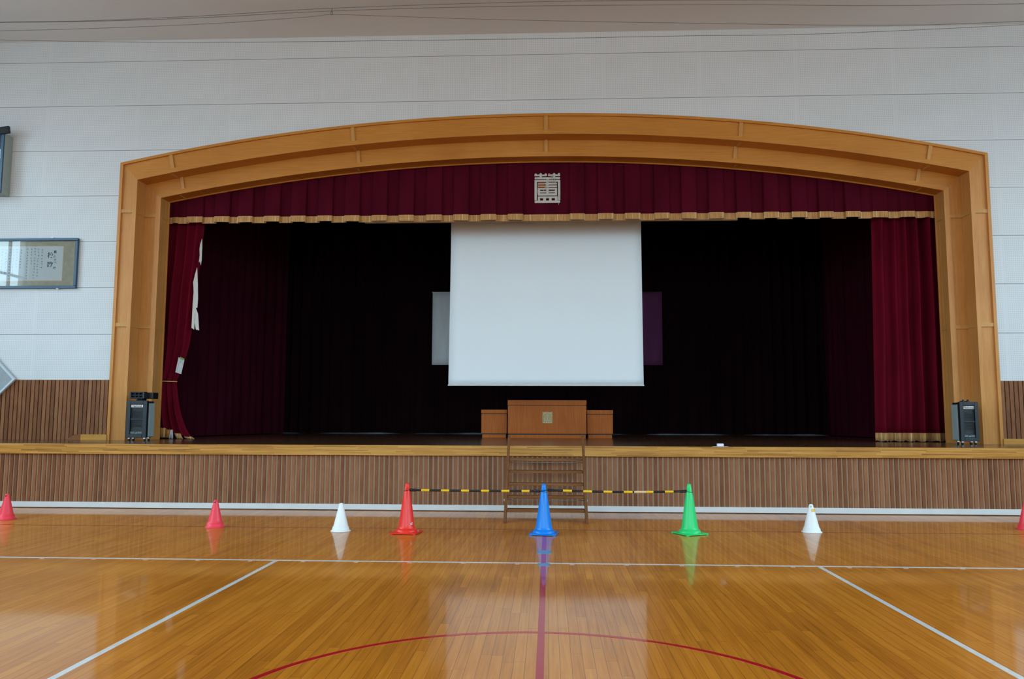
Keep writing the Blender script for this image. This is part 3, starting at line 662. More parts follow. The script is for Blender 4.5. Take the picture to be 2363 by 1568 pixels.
def emblem(parent, x0, x1, z0, z1, yf, dep, mats, knobs=True, r=None):
    """the square character, strokes measured on the embroidery: u 475..1322, v 270..1265"""
    X = lambda u: x0+(u-475)/(1322-475)*(x1-x0); Z = lambda v: z1-(v-270)/(1265-270)*(z1-z0)
    m = MB()
    R = [(475, 312, 885, 375), (640, 285, 720, 425), (915, 312, 1320, 375), (1080, 285, 1155, 440), (480, 402, 1315, 475), (475, 497, 1320, 565), (475, 497, 558, 1170), (1240, 497, 1322, 1170),
         (865, 470, 938, 760), (590, 587, 1215, 655), (590, 677, 1215, 745), (585, 765, 1215, 825), (585, 858, 1215, 918), (585, 942, 1215, 1020), (585, 765, 658, 1020), (1142, 765, 1215, 1020), (862, 765, 938, 1020),
         (585, 1040, 1215, 1108), (585, 1040, 658, 1190), (757, 1040, 855, 1190), (950, 1040, 1040, 1190), (1142, 1040, 1230, 1190), (480, 1182, 1315, 1265)]
    tan = {(590, 587), (590, 677)}
    for k, (a, b, c, e) in enumerate(R):
        w_ = 0.0006*k*dep/0.015; m.cur = 0
        if knobs and (a, b) in tan:
            m.cur = 1; m.box(X(a), X(820), yf-dep-w_-0.001, yf, Z(e), Z(b)); m.cur = 0; m.box(X(820), X(c), yf-dep-w_, yf, Z(e), Z(b)); continue
        m.box(X(a), X(c), yf-dep-w_, yf, Z(e), Z(b))
    if knobs:
        for (u, v) in ((515, 315), (680, 305), (845, 315), (955, 315), (1120, 305), (1280, 305), (680, 400)):
            m.cur = 1 if u == 955 else 0
            q = len(m.v); rr = 40/(1322-475)*(x1-x0); n_ = 14
            ringp = [(X(u)+rr*math.cos(2*PI*k/n_), Z(v)+rr*math.sin(2*PI*k/n_)) for k in range(n_)]
            m.prism(ringp, 'y', yf-dep*1.2, yf)
    else:
        for u in (475, 820, 915, 1255): m.box(X(u), X(u+62), yf-dep-0.0005, yf, Z(375), Z(270))
    o = m.build('emblem', mats, parent, bevel=0.012 if knobs else 0.0)
    if knobs:
        for pts in (((900, 480), (905, 600), (840, 700), (800, 800), (770, 860)), ((880, 620), (850, 760), (870, 850), (820, 890)), ((1090, 340), (1060, 480), (1080, 600), (1060, 690)), ((1120, 430), (1150, 560), (1165, 670)), ((1020, 340), (1030, 440), (1075, 380), (1000, 420)),
                    ((1280, 980), (1300, 1060), (1270, 1130), (1230, 1140)), ((1275, 1265), (1262, 1330)), ((590, 600), (592, 740), (575, 880), (590, 1000)), ((870, 480), (920, 520), (880, 640), (925, 700))):
            th = MB(); th.tube([(X(u), yf-dep-0.008-0.004*(i % 2), Z(v)) for i, (u, v) in enumerate(pts)], 0.005, 5); th.build('loose_thread', mats[0], o, smooth=True)
    return o
e0 = on_y(1233.3, 469, YV-0.03); e1 = on_y(1293, 399, YV-0.03)
emblem(va, e0[0], e1[0], e0[1], e1[1], YV-0.004, 0.018, [M['cord_silver'], M['cord_tan']])

# ------------------------------------------------------------------ screen, batten, flags
YS = 18.0
bat = thing('screen_batten', 'long thin white batten just below the valance fringe, holding the screen', 'batten', (0, YS-0.15, 5.8))
zb = on_y(1262, 512.0, YS-0.05)[1]
b0, b1 = on_y(842, 509, YS-0.05)[0], on_y(1702, 509, YS-0.05)[0]
MB().box(b0, b1, YS-0.055, YS+0.0, zb, zb+0.14).build('casing', M['white_metal'], bat, bevel=0.006)
for x in (-3.6, 0, 3.8): MB().tube([(x, YS-0.03, zb+0.14), (x, YS-0.03, 8.98)], 0.008, 6).build('hanger', M['wire'], bat)
scr = thing('projection_screen', 'large white projection screen hanging at the centre of the stage', 'screen', (0, YS, 2.3))
s0, s1 = on_y(1034.5, 889, YS), on_y(1485.5, 889, YS); t0, t1 = on_y(1041.5, 512, YS), on_y(1479, 512, YS)
rows = []; n_ = 24
for k in range(n_+1):
    f = k/n_; z = s0[1]+(zb+0.02-s0[1])*f
    a = s0[0]+(t0[0]-s0[0])*(f*1.5-0.5*f*f if f < 1 else 1); b = s1[0]+(t1[0]-s1[0])*(f*1.5-0.5*f*f if f < 1 else 1)
    rows.append([(a+(b-a)*j/20, YS+0.006*math.sin(j/20*PI*2), z) for j in range(21)])
MB().grid(rows).build('fabric', M['screen'], scr, smooth=True, solid=0.003)
MB().tube([(s0[0]-0.01, YS, s0[1]-0.005), (s1[0]+0.01, YS, s0[1]-0.005)], 0.014, 10).build('bottom_bar', M['white_metal'], scr)
YFl = 22.55
def flag(lab, u0, u1, v0, v1, mt):
    p, q = on_y(u0, v1, YFl), on_y(u1, v0, YFl); w, h = q[0]-p[0], q[1]-p[1]
    t = thing('hanging_flag', lab, 'flag', (p[0], YFl, p[1]))
    rows = [[(p[0]+w*j/16, YFl+0.010*math.sin(j*0.9+z_*0.3), p[1]+h*z_/10) for j in range(17)] for z_ in range(11)]
    MB().grid(rows).build('cloth', mt, t, smooth=True, solid=0.004)
    MB().tube([(p[0]-0.02, YFl, q[1]), (q[0]+0.02, YFl, q[1])], 0.012, 8).build('top_rod', M['steel'] if mt is M['flag_white'] else M['black'], t)
flag('white flag on the back curtain, mostly hidden by the screen', 996.5, 1250, 674, 842.5, M['flag_white'])
flag('purple flag on the back curtain, mostly hidden by the screen', 1275, 1527, 674, 843, M['flag_purple'])

# ------------------------------------------------------------------ lectern and side desks on the stage
YL = 18.9
def desk(name, lab, cat, u0, u1, vt, vtop, depth, y0, em=False, base_v=None):
    x0, zt = on_y(u0, vt, y0); x1, _ = on_y(u1, vt, y0); zr = on_y(u0, vtop, y0)[1]
    t = thing(name, lab, cat, ((x0+x1)/2, y0+depth/2, H))
    MB().box(x0+0.02, x1-0.02, y0+0.03, y0+depth-0.03, H, H+0.09).build('plinth', M['lectern'], t, bevel=0.003)
    MB().box(x0, x1, y0, y0+depth, H+0.10, zr-0.012).build('body', M['lectern'], t, bevel=0.004)
    MB().box(x0+0.012, x1-0.012, y0+0.012, y0+depth-0.012, H+0.08, zr+0.01).build('reveal_strip', M['black_gap'], t)
    MB().box(x0-0.004, x1+0.004, y0-0.004, y0+depth+0.004, zr, zt).build('top_band', M['lectern'], t, bevel=0.004)
    if em:
        a = on_y(1252, 977.3, y0); b = on_y(1274.6, 950.8, y0); emblem(t, a[0], b[0], a[1], b[1], y0+0.0005, 0.008, [M['brass'], M['brass']], False)
    return t
desk('lectern', 'wide reddish wood lectern with a small gold square character', 'lectern', 1172, 1353, 924, 935, 0.7, YL, True)
desk('side_desk', 'lower plain wooden desk at the left of the lectern', 'desk', 1111, 1169.5, 946, 955, 0.5, YL+0.15)
desk('side_desk', 'lower plain wooden desk at the right of the lectern', 'desk', 1355, 1414, 947, 956, 0.5, YL+0.15)

# ------------------------------------------------------------------ wooden steps in front of the stage
st = thing('wooden_steps', 'portable brown open wooden steps leaning on the stage edge', 'steps', (0.06, 13.3, 0))
XS = 0.655; xc = 0.045
yb0, yt0 = 12.45, 13.84                            # front edge of the stringers at floor and at top
zt_ = on_y(1177, 1004, yt0)[1]
fy = lambda z: yb0+(yt0-yb0)*z/zt_
for sg in (-1, 1):
    xa_, xb_ = sorted((xc+sg*XS, xc+sg*(XS-0.042)))
    MB().prism([(yb0, 0.0), (yb0+0.22, 0.0), (fy(zt_)+0.05, zt_), (fy(zt_)-0.02, zt_)], 'x', xa_, xb_).build('stringer', M['stair_z'], st, bevel=0.004)
for k in range(1, 6):
    z = 0.187*k+0.005; y = fy(z)+0.012
    MB().box(xc-XS+0.045, xc+XS-0.045, y, y+0.20, z-0.04, z).build('tread', M['stair'], st, bevel=0.004)
for z in (0.187*2-0.06, 0.187*5-0.06):
    MB().tube([(xc-XS-0.01, fy(z)+0.1, z), (xc+XS+0.01, fy(z)+0.1, z)], 0.005, 8).build('tie_rod', M['wire'], st, smooth=True)
for sg in (-1, 1):
    z = 0.187*2-0.06; MB().box(xc+sg*(XS+0.006)-0.008, xc+sg*(XS+0.006)+0.008, fy(z)+0.07, fy(z)+0.1, z-0.014, z+0.014).build('bolt', M['sticker'], st)

# ------------------------------------------------------------------ cones
def rsq(a, r, n=5):                                # rounded square outline
    p = []
    for q, (sx, sy) in enumerate(((1, 1), (-1, 1), (-1, -1), (1, -1))):
        for k in range(n+1):
            t = PI/2*q+PI/2*k/n; p.append((sx*(a-r)+r*math.cos(t), sy*(a-r)+r*math.sin(t)))
    return p
def big_cone(mat, label):
    t = thing('traffic_cone', label, 'traffic cone', group='large cones joined by striped bars')
    b = MB(); P = rsq(0.19, 0.025)
    for zz, z2, s in ((0.006, 0.016, 1.0), (0.016, 0.020, 0.975)): pass
    b.grid([[(x*s, y*s, z) for x, y in P] for s, z in ((0.985, 0.006), (1.0, 0.009), (1.0, 0.017), (0.98, 0.022), (0.72, 0.026), (0.3, 0.026))], True)
    n_ = len(b.v); k = len(P); b.f.append(tuple(range(k))); b.m.append(0)
    for sx in (-1, 1):
        for sy in (-1, 1): b.box(sx*0.165-0.018, sx*0.165+0.018, sy*0.165-0.018, sy*0.165+0.018, 0.0, 0.008)
    local(b.build('base', mat, t, bevel=0.0))
    c = MB(); c.lathe([(0.155, 0.022), (0.152, 0.034), (0.146, 0.05), (0.138, 0.062), (0.124, 0.066), (0.121, 0.072), (0.114, 0.10), (0.072, 0.40), (0.044, 0.588), (0.040, 0.600), (0.0385, 0.604), (0.036, 0.606), (0.030, 0.672), (0.026, 0.690), (0.018, 0.698), (0.0, 0.70)], n=48)
    local(c.build('body', mat, t, smooth=True)); return t
def small_cone(mat, hole, label, group):
    t = thing('training_cone', label, 'cone', group=group)
    c = MB(); c.lathe([(0.0, 0.004), (0.138, 0.0), (0.145, 0.004), (0.142, 0.010), (0.126, 0.018), (0.122, 0.03), (0.117, 0.058), (0.112, 0.061), (0.106, 0.070), (0.098, 0.10), (0.033, 0.365), (0.029, 0.385), (0.019, 0.397), (0.0, 0.40)], n=44)
    local(c.build('body', mat, t, smooth=True))
    h = MB(); rows = [[(-0.004+0.0095*math.cos(2*PI*k/14)*q, -0.0345+(0.0 if q else 0.0), 0.365+0.0105*math.sin(2*PI*k/14)*q) for k in range(14)] for q in (1, 0.55)]
    h.prism([(p[0], p[2]) for p in rows[0]], 'y', -0.0385, -0.02); local(h.build('hole', hole, t)); return t
def place(o, u, v, rz=0.0):
    x, y = on_z(u, v, 0); o.location = (x, y, 0); o.rotation_euler.z = rz; return o
red = place(big_cone(M['red'], 'tall red cone at the left end of the striped bars'), 938, 1230.5, math.radians(-8))
red['label'] = 'tall red cone at the left end of the striped bars'
def sticker(cone):
    s_ = MB(); a0, a1 = math.radians(-48), math.radians(-22); rows = []
    for z in (0.118, 0.142): rows.append([((0.1115-(z-0.1)*0.14+0.002)*math.cos(a0+(a1-a0)*k/5), (0.1115-(z-0.1)*0.14+0.002)*math.sin(a0+(a1-a0)*k/5), z+0.012*k/5) for k in range(6)])
    o = local(s_.grid(rows).build('sticker', M['sticker'], cone)); o.data.update()
    i_ = MB(); rows = []
    for z in (0.126, 0.134): rows.append([((0.1115-(z-0.1)*0.14+0.0035)*math.cos(a0+(a1-a0)*(0.5+k)/6), (0.1115-(z-0.1)*0.14+0.0035)*math.sin(a0+(a1-a0)*(0.5+k)/6), z+0.012*k/5) for k in range(6)])
    local(i_.grid(rows).build('sticker_print', M['ink'], o))
    local(MB().box(0.135, 0.168, 0.03, 0.06, 0.0262, 0.0285).build('tape_patch', M['sticker'], cone))
sticker(red)
blue = place(big_cone(M['blue'], 'tall blue cone in the middle, on the red floor line'), 1255, 1233.5, math.radians(-7))
green = place(big_cone(M['green'], 'tall green cone at the right end of the striped bars'), 1592, 1233.0, math.radians(28))
w1 = place(small_cone(M['white'], M['hole_grey'], 'small plain white cone left of the tall red cone', 'small white cones'), 786, 1226.5, math.radians(150))
w2 = place(small_cone(M['white'], M['hole_grey'], 'small white cone with a yellow tape patch near its top', 'small white cones'), 1873.3, 1229, math.radians(-12))
tp = MB(); rows = []
for z in (0.300, 0.334): rows.append([((0.1145-(z-0.06)*0.245+0.0025+0.002)*math.cos(a), (0.1145-(z-0.06)*0.245+0.0045)*math.sin(a), z) for a in [math.radians(-88+68*k/6) for k in range(7)]])
local(tp.grid(rows).build('tape_patch', M['tape'], w2))
r1 = place(small_cone(M['pink'], M['hole'], 'small faded red cone at the far left edge', 'small red cones'), 13.5, 1199, math.radians(10))
r2 = copy_tree(r1); r2['label'] = 'small faded red cone standing between the far left cone and a white one'; place(r2, 496, 1217, math.radians(12))
r3 = copy_tree(r1); r3['label'] = 'small faded red cone cut by the right edge'; place(r3, 2370, 1222.5, 0)

# striped bars with end rings
def cone_bar(label, ca, cb, ua, ub, va, vb, sagv, ys, gaps):
    A = Vector((ca.location.x, ca.location.y, 0)); B = Vector((cb.location.x, cb.location.y, 0))
    def P(u):
        f = (u-ua)/(ub-ua); y = A.y+(B.y-A.y)*f-0.0; v = va+(vb-va)*f+sagv*4*f*(1-f); x, z = on_y(u, v, y); return Vector((x, y, z))
    t = thing('cone_bar', label, 'barrier bar', P((ua+ub)/2), 'striped bars between cones')
    r = 0.0165
    def seg(name, u0, u1, rad, mt, n_=5, par=t):
        return MB().tube([P(u0+(u1-u0)*k/(n_-1)) for k in range(n_)], rad, 14).build(name, mt, par, smooth=True)
    seg('pole', ua, ub, r*0.94, M['black'], 12)
    for u0, u1 in ys: seg('yellow_sleeve', u0, u1, r*1.04, M['yellow'], 3)
    for u0, u1 in gaps: seg('worn_tape', u0, u1, r*0.99, M['pale_tape'], 3)
    for ue, s_ in ((ua, 1), (ub, -1)): seg('end_cap', ue, ue+s_*14, r*1.22, M['black'], 3)
    for c_, ue in ((ca, ua), (cb, ub)):
        zc_ = P(ue).z-0.006; rr = 0.031+(0.70-zc_)*0.155*0.5+0.008; cx_, cy_ = c_.location.x, c_.location.y; m = MB(); n_ = 28
        pts = [(cx_+rr*math.cos(2*PI*k/n_), cy_+rr*math.sin(2*PI*k/n_), zc_+(0.006*math.cos(2*PI*k/n_)*(1 if ue == ua else -1))) for k in range(n_+1)]
        m.tube(pts, 0.0038, 8, False)
        m.tube([(cx_+(rr if ue == ua else -rr), cy_, zc_+0.004), tuple(P(ue))], 0.008, 8)
        m.build('end_ring', M['black'], t, smooth=True)
    return t
cone_bar('black and yellow striped bar from the red cone to the blue cone', red, blue, 946, 1246, 1131.5, 1134, 0.6,
         [(972, 991), (1018, 1037), (1064, 1082.5), (1110, 1128.5), (1157, 1175.5), (1203.6, 1222)], [])
cone_bar('black and yellow striped bar with a worn pale patch, from blue cone to green cone', blue, green, 1264, 1585, 1131.5, 1134.5, 3.0,
         [(1299, 1319.5), (1345.5, 1366), (1392.5, 1412.8), (1439, 1459.5), (1490.6, 1507.5), (1534, 1553.8)], [(1463, 1490.6)])

# ------------------------------------------------------------------ lettering
def text_mesh(txt, size, mat, parent, loc, name, depth=0.0004, stretch=1.0, bold=0.0):
    cu = bpy.data.curves.new(name, 'FONT'); cu.body = txt; cu.size = size; cu.align_x = 'CENTER'; cu.align_y = 'CENTER'; cu.extrude = depth; cu.offset = bold
    tmp = bpy.data.objects.new(name, cu); COL.objects.link(tmp); dg = bpy.context.evaluated_depsgraph_get(); dg.update()
    me = bpy.data.meshes.new_from_object(tmp.evaluated_get(dg)); bpy.data.objects.remove(tmp)
    me.transform(Matrix.Translation(loc) @ Euler((PI/2, 0, 0)).to_matrix().to_4x4() @ Matrix.Diagonal((stretch, 1, 1, 1)))
    me.materials.clear(); me.materials.append(mat)
    o = bpy.data.objects.new(name, me); COL.objects.link(o); o.parent = parent
    o.matrix_parent_inverse = Matrix.Translation(-parent.location); return o

# ------------------------------------------------------------------ portable loudspeakers on the stage front
def wheeled_speaker(label, u0, u1, vt, vb, yf, ud, inner, group):
    """u0..u1 the black front, inner: +1 grey side panel on its right, -1 on its left"""
    x0, zt = on_y(u0, vt, yf); x1, zb_ = on_y(u1, vb, yf); zb_ = H+0.065; w = x1-x0; dp = 0.30
    t = thing('wheeled_loudspeaker', label, 'loudspeaker', ((x0+x1)/2, yf+dp/2, H), group)
    MB().box(x0+0.012, x1-0.012, yf+0.05, yf+dp, zb_+0.01, zt-0.01).build('cabinet', M['bezel'], t, bevel=0.008)
    sp = MB().box(*sorted((x1-0.014 if inner > 0 else x0+0.014, x1+0.006 if inner > 0 else x0-0.006)), yf+0.10, yf+dp+0.01, zb_+0.02, zt-0.05).build('side_panel', M['grey_side'], t, bevel=0.004)
    f = MB(); bw = w*0.2
    f.box(x0, x0+bw, yf, yf+0.07, zb_, zt); f.box(x1-bw, x1, yf, yf+0.07, zb_, zt); f.box(x0+bw, x1-bw, yf, yf+0.07, zt-0.075, zt); f.box(x0+bw, x1-bw, yf, yf+0.07, zb_, zb_+0.07)
    f.build('front_frame', M['bezel'], t, bevel=0.008)
    g = MB(); g.box(x0+bw, x1-bw, yf+0.045, yf+0.06, zb_+0.07, zt-0.075); hh = zt-0.2-(zb_+0.2)
    for q in (0, 1):
        zc_ = zb_+0.2+hh*(0.24+0.52*q)
        for k in range(6):
            zz = zc_-hh*0.2+hh*0.4*k/5; pts = [(x0+bw+(w-2*bw)*(0.08+0.84*j/8), yf+0.034, zz+0.014*math.sin(PI*j/8)) for j in range(9)]
            g.tube(pts, 0.0055, 6)
        for xx in (x0+bw+0.015, x1-bw-0.015): g.tube([(xx, yf+0.034, zc_-hh*0.22), (xx, yf+0.034, zc_+hh*0.22)], 0.005, 6)
    g.box(x0+bw, x1-bw, yf+0.02, yf+0.05, zb_+0.2+hh*0.46, zb_+0.2+hh*0.54)
    g.build('grille', M['grille'], t)
    xm = (x0+x1)/2
    b = MB().box(x0+bw+0.004, x1-bw-0.004, yf+0.018, yf+0.045, zt-0.135, zt-0.082).build('brand_plate', M['sticker'], t, bevel=0.003)
    text_mesh('National', 0.058, M['ink'], b, Vector((xm, yf+0.0175, zt-0.1085)), 'brand_lettering', 0.0005, 0.95, 0.0012)
    p = MB().box(x0+bw, x1-bw, yf+0.022, yf+0.045, zb_+0.075, zb_+0.125).build('lower_plate', M['bezel'], t)
    l = MB(); l.prism([(xm-0.02, zb_+0.084), (xm+0.02, zb_+0.084), (xm+0.004, zb_+0.118)], 'y', yf+0.0205, yf+0.022)
    for k in range(3):
        zz = zb_+0.086+0.012*k; l.box(x0+bw+0.01, xm-0.026, yf+0.021, yf+0.022, zz, zz+0.005); l.box(xm+0.026, x1-bw-0.01, yf+0.021, yf+0.022, zz, zz+0.005)
    l.build('lower_lettering', M['grey_side'], p)
    for xx in (x0+0.05, x1-0.05):
        for yy in (yf+0.07, yf+dp-0.07):
            c = MB(); c.tube([(xx-0.014, yy, H+0.025), (xx+0.014, yy, H+0.025)], 0.025, 14); o = c.build('caster', M['rubber'], t, smooth=False)
            MB().box(xx-0.02, xx+0.02, yy-0.02, yy+0.02, H+0.045, zb_+0.01).build('caster_fork', M['chrome'], o)
    h = MB(); h.tube([(xm-0.09, yf+dp*0.5, zt-0.01), (xm-0.09, yf+dp*0.5, zt+0.012), (xm+0.09, yf+dp*0.5, zt+0.012), (xm+0.09, yf+dp*0.5, zt-0.01)], 0.009, 8)
    h.build('carry_handle', M['black'], t, smooth=True)
    return t, x0, x1, zt, dp
YSP = 15.45
t1, sx0, sx1, szt, sdp = wheeled_speaker('black wheeled loudspeaker under a black horn box, by the left foot of the arch', 292.5, 335.5, 925, 1015, YSP, 350, 1, 'wheeled loudspeakers')
t2, rx0, rx1, rzt, _ = wheeled_speaker('black wheeled loudspeaker with two knobs on top, by the right foot of the arch', 2214, 2262, 928, 1020, YSP, 2200, -1, 'wheeled loudspeakers')
for xx in (rx0+0.13, rx0+0.22): MB().lathe([(0.022, rzt-0.005), (0.022, rzt+0.015), (0.018, rzt+0.045), (0.0, rzt+0.045)], xx, YSP+0.12, 16).build('knob', M['black'], t2, smooth=True)
yh = YSP+0.04; hx0, hz1 = on_y(299, 904.5, yh); hx1, hz0 = on_y(332.5, 920.5, yh)
hn = thing('horn_box', 'black horn speaker box with a gridded mouth on top of the left loudspeaker', 'speaker', ((hx0+hx1)/2, yh+0.2, szt))
hz0 = max(hz0, szt+0.03); f = MB(); bw = 0.035
f.box(hx0, hx0+bw, yh, yh+0.1, hz0, hz1); f.box(hx1-bw, hx1, yh, yh+0.1, hz0, hz1); f.box(hx0+bw, hx1-bw, yh, yh+0.1, hz1-0.022, hz1); f.box(hx0+bw, hx1-bw, yh, yh+0.1, hz0, hz0+0.022)
f.build('mouth_frame', M['bezel'], hn, bevel=0.004)
g = MB()
for k in (1, 2): xx = hx0+bw+(hx1-hx0-2*bw)*k/3; g.box(xx-0.005, xx+0.005, yh+0.01, yh+0.06, hz0+0.022, hz1-0.022)
zz = (hz0+hz1)/2; g.box(hx0+bw, hx1-bw, yh+0.01, yh+0.06, zz-0.005, zz+0.005); g.build('mouth_grid', M['bezel'], hn)
MB().box(hx0+0.01, hx1-0.01, yh+0.08, yh+0.14, hz0+0.004, hz1-0.004).build('throat', M['black_gap'], hn)
MB().box(hx0-0.05, hx1+0.11, yh+0.14, yh+0.36, hz0+0.0, hz1-0.012).build('rear_case', M['black'], hn, bevel=0.006)
MB().box((hx0+hx1)/2-0.05, (hx0+hx1)/2+0.05, yh+0.12, yh+0.3, szt-0.012, hz0+0.01).build('mount_foot', M['black'], hn)

# small thing lying on the stage edge
px, py = on_z(1662, 1030.5, H); py = Y_LIP+0.14; px = on_y(1662, 1028, py)[0]
MB_ = MB().box(px-0.055, px+0.055, py-0.03, py+0.03, H+0.004, H+0.05)
blk = thing('white_block', 'small white plastic block on a sheet at the front edge of the stage', 'eraser', (px, py, H+0.003)); MB_.build('block', M['pink_white'], blk, bevel=0.006)
sh = MB().prism([(px-0.15, py-0.05), (px-0.03, py-0.085), (px+0.13, py-0.06), (px+0.12, py+0.05), (px-0.06, py+0.07)], 'z', H+0.0005, H+0.003).build('loose_sheet', M['paper'])
tag(sh, 'flat white sheet of paper under the small white block', 'paper')

# ------------------------------------------------------------------ framed school song on the left wall
yf = Y_WALL-0.07
q = lambda u, v: on_y(u, v, yf)
zt2 = q(175, 549.5)[1]; zb2 = q(172, 665.5)[1]; xr2 = q(177.5, 600)[0]; xl2 = xr2-3.3; bw = 0.055
pic = thing('framed_song_text', 'long dark blue frame with the handwritten school song on the left wall', 'picture frame', (xr2, yf, zb2))
fr = MB(); fr.box(xl2, xr2, yf, yf+0.06, zt2-bw, zt2); fr.box(xl2, xr2, yf, yf+0.06, zb2, zb2+bw); fr.box(xl2, xl2+bw, yf, yf+0.06, zb2+bw, zt2-bw); fr.box(xr2-bw, xr2, yf, yf+0.06, zb2+bw, zt2-bw)
fr.build('frame', M['frame_blue'], pic, bevel=0.008)
MB().box(xl2+bw-0.01, xr2-bw+0.01, yf+0.045, yf+0.062, zb2+bw-0.01, zt2-bw+0.01).build('mount_board', M['mat_board'], pic)
prx = q(143.5, 600)[0]; pzt, pzb = q(143, 567)[1], q(140, 648)[1]
MB().box(xl2+0.35, prx, yf+0.040, yf+0.0451, pzb, pzt).build('paper_edge', M['paper_edge'], pic)
pp = MB().box(xl2+0.365, prx-0.015, yf+0.037, yf+0.0401, pzb+0.015, pzt-0.012).build('song_sheet', M['paper'], pic)
gx = MB().box(xl2+bw, xr2-bw, yf+0.020, yf+0.023, zb2+bw, zt2-bw).build('glass', M['glass'], pic)
Yt = yf+0.0365
for ch, (u, v), s_ in (('校', (116.5, 590), 0.135), ('歌', (115, 612), 0.135), ('藍', (127.7, 582), 0.062), ('泉', (127, 592.5), 0.062), ('小', (127, 600), 0.045), ('学', (126.5, 608), 0.062), ('校', (126.2, 619.5), 0.066)):
    x, z = on_y(u, v, Yt); text_mesh(ch, s_, M['ink_blue'], pp, Vector((x, Yt, z)), 'handwriting', 0.0003, 1.0, 0.002)
hw = MB(); random.seed(3)                           # verses: brush marks too small to read, in columns
for u in (98, 89, 81, 73.5, 64, 49, 40, 32, 24, 15, 6, -4, -14, -24, -34, -46, -58):
    x, z = on_y(u, 577, Yt); k = random.randint(6, 11); z += random.uniform(-0.02, 0.02)
    for j in range(k):
        for _ in range(4):
            a = random.uniform(-0.7, 0.7); L = random.uniform(0.006, 0.016); cx_, cz_ = x+random.uniform(-0.012, 0.012), z-j*0.062+random.uniform(-0.014, 0.014)
            if random.random() < 0.5: a += PI/2
            dx, dz = math.cos(a)*L, math.sin(a)*L; px_, pz_ = -math.sin(a)*0.0022, math.cos(a)*0.0022
            hw.prism([(cx_-dx+px_, cz_-dz+pz_), (cx_-dx-px_, cz_-dz-pz_), (cx_+dx-px_, cz_+dz-pz_), (cx_+dx+px_, cz_+dz+pz_)], 'y', Yt-0.0003, Yt+0.0003)
hw.build('verses', M['ink_blue'], pp)
for (u, v) in ((119.5, 548.5), (131, 666.5)):
    x, z = on_y(u, v, yf); MB().box(x-0.025, x+0.025, yf+0.01, yf+0.07, z-0.012, z+0.012).build('clip', M['sticker'], pic)

# display case at the upper left edge, with a dark lamp on it
yc = Y_WALL-0.27
xA, zA = on_y(11, 308, yc); xB, zB = on_y(1.5, 446, yc); xw = on_y(28, 384, Y_WALL)[0]; xr_ = on_y(6.5, 380, yc)[0]
dc = thing('display_case', 'deep greenish grey wall case with a dark blue front frame, above the song text', 'display case', (xr_-0.7, Y_WALL-0.1, zB))
MB().box(xr_-1.5, xr_, yc+0.02, Y_WALL, zB, zA).build('case_body', M['case_side'], dc, bevel=0.004)
f = MB(); x1_ = xr_-0.004; x0_ = xr_-1.5; bw = 0.06
f.box(x1_-bw, x1_, yc-0.01, yc+0.02, zB, zA+0.02); f.box(x0_, x0_+bw, yc-0.01, yc+0.02, zB, zA+0.02); f.box(x0_+bw, x1_-bw, yc-0.01, yc+0.02, zA-0.04, zA+0.02); f.box(x0_+bw, x1_-bw, yc-0.01, yc+0.02, zB, zB+0.06)
f.build('front_frame', M['frame_blue'], dc, bevel=0.006)
MB().box(x0_+bw, x1_-bw, yc+0.012, yc+0.0199, zB+0.06, zA-0.04).build('picture_sheet', M['ink_blue'], dc)
MB().box(x0_+bw, x1_-bw, yc+0.0, yc+0.003, zB+0.06, zA-0.04).build('glass', M['glass'], dc)
lx, lz = on_y(20, 298, yc-0.05); lp = thing('wall_lamp', 'dark box lamp on the top edge of the wall case', 'lamp', (lx-0.3, yc, lz))
o = MB().box(-0.55, 0.0, -0.05, 0.01, -0.075, 0.075).build('lamp_housing', M['black'], None, bevel=0.006); o.parent = lp; o.location = (0.3, 0, 0); o.rotation_euler = (0.0, math.radians(-8), 0)
MB().box(lx-0.42, lx-0.36, yc+0.0, Y_WALL, lz-0.14, lz-0.04).build('bracket', M['black'], lp)

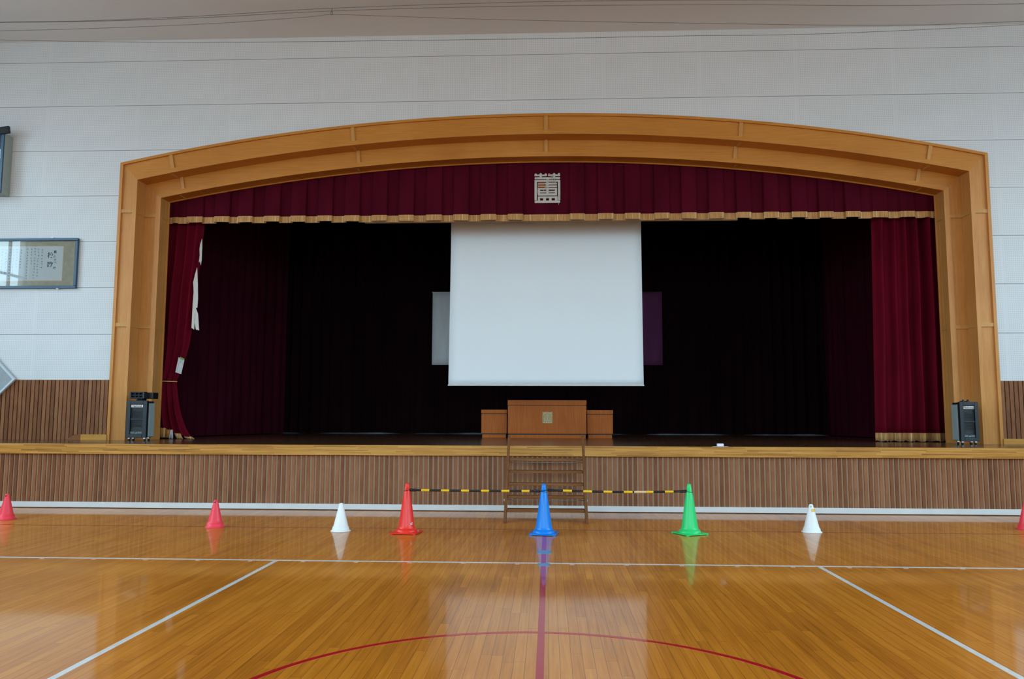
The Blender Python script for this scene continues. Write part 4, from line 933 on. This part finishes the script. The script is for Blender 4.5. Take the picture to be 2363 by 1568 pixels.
# pale diamond pad at the left edge
ydp = Y_WALL-0.10; cxp, czp = on_y(34, 875.5, ydp); hd = 0.75
dp_ = thing('diamond_board', 'pale grey diamond shaped board on the wall below the framed song text', 'board', (cxp-hd, ydp, czp))
def dia(r): return [(cxp-hd+r, czp), (cxp-hd, czp+r), (cxp-hd-r, czp), (cxp-hd, czp-r)]
MB().prism(dia(hd-0.05), 'y', ydp+0.012, Y_WALL-0.04).build('board', M['pad'], dp_)
rim = MB(); a, b = dia(hd), dia(hd-0.055)
rim.grid([[(p[0], ydp, p[1]) for p in a], [(p[0], ydp, p[1]) for p in b], [(p[0], Y_WALL-0.04, p[1]) for p in b], [(p[0], Y_WALL-0.04, p[1]) for p in a], [(p[0], ydp, p[1]) for p in a]], True)
rim.build('rim', M['pad_rim'], dp_)

# ------------------------------------------------------------------ wires under the ceiling
YWi = 14.6
def cable(label, pts, r=0.006, yy=YWi):
    P = [on_y(u, v, yy) for u, v in pts]; Q = []
    for i in range(len(P)-1):                      # Catmull-Rom through the points
        p0, p1, p2, p3 = P[max(i-1, 0)], P[i], P[i+1], P[min(i+2, len(P)-1)]
        for k in range(8):
            t = k/8; Q.append(tuple(0.5*((2*p1[j])+(-p0[j]+p2[j])*t+(2*p0[j]-5*p1[j]+4*p2[j]-p3[j])*t*t+(-p0[j]+3*p1[j]-3*p2[j]+p3[j])*t**3) for j in (0, 1)))
    Q.append(P[-1])
    o = MB().tube([(x, yy, z) for x, z in Q], r, 6).build('hanging_wire', M['wire'], None, smooth=True)
    return tag(o, label, 'wire', 'wires under the ceiling')
cable('topmost thin wire crossing in front of the ceiling', [(-300, 58), (0, 51), (200, 48), (460, 37), (765, 19), (1200, 5), (1516, 0.5), (1900, -1), (2363, -8), (2660, -16)])
cable('second thin wire from the top, passing the small hook', [(-300, 59), (0, 52), (200, 49.5), (460, 41), (765, 25.4), (1160, 14.8), (1669, 11), (2026, 13), (2363, 8.7), (2660, 2)], yy=YWi+0.05)
cable('slack wire rising to the small hook and sagging to the right', [(-300, 76), (100, 69), (460, 56), (700, 40), (765, 33.5), (860, 36), (1160, 45.5), (1593, 53.5), (2051, 58.5), (2363, 49), (2660, 36)], 0.005, YWi+0.1)
cable('lowest thin wire close under the ceiling joint', [(-300, 84), (0, 92), (244, 96.5), (559, 97.5), (1168, 90.4), (1567, 83), (1898, 78), (2363, 57), (2660, 40)], 0.005, YWi+0.15)
hk = MB(); pts = [on_y(u, v, YWi+0.05) for u, v in ((766, 19), (766.5, 24), (763.5, 29), (764, 34), (767, 35), (768, 30), (765, 26))]
hk.tube([(x, YWi+0.05, z) for x, z in pts], 0.0065, 6); tag(hk.build('wire_hook', M['wire'], None, smooth=True), 'small hook joining the wires under the ceiling', 'hook')
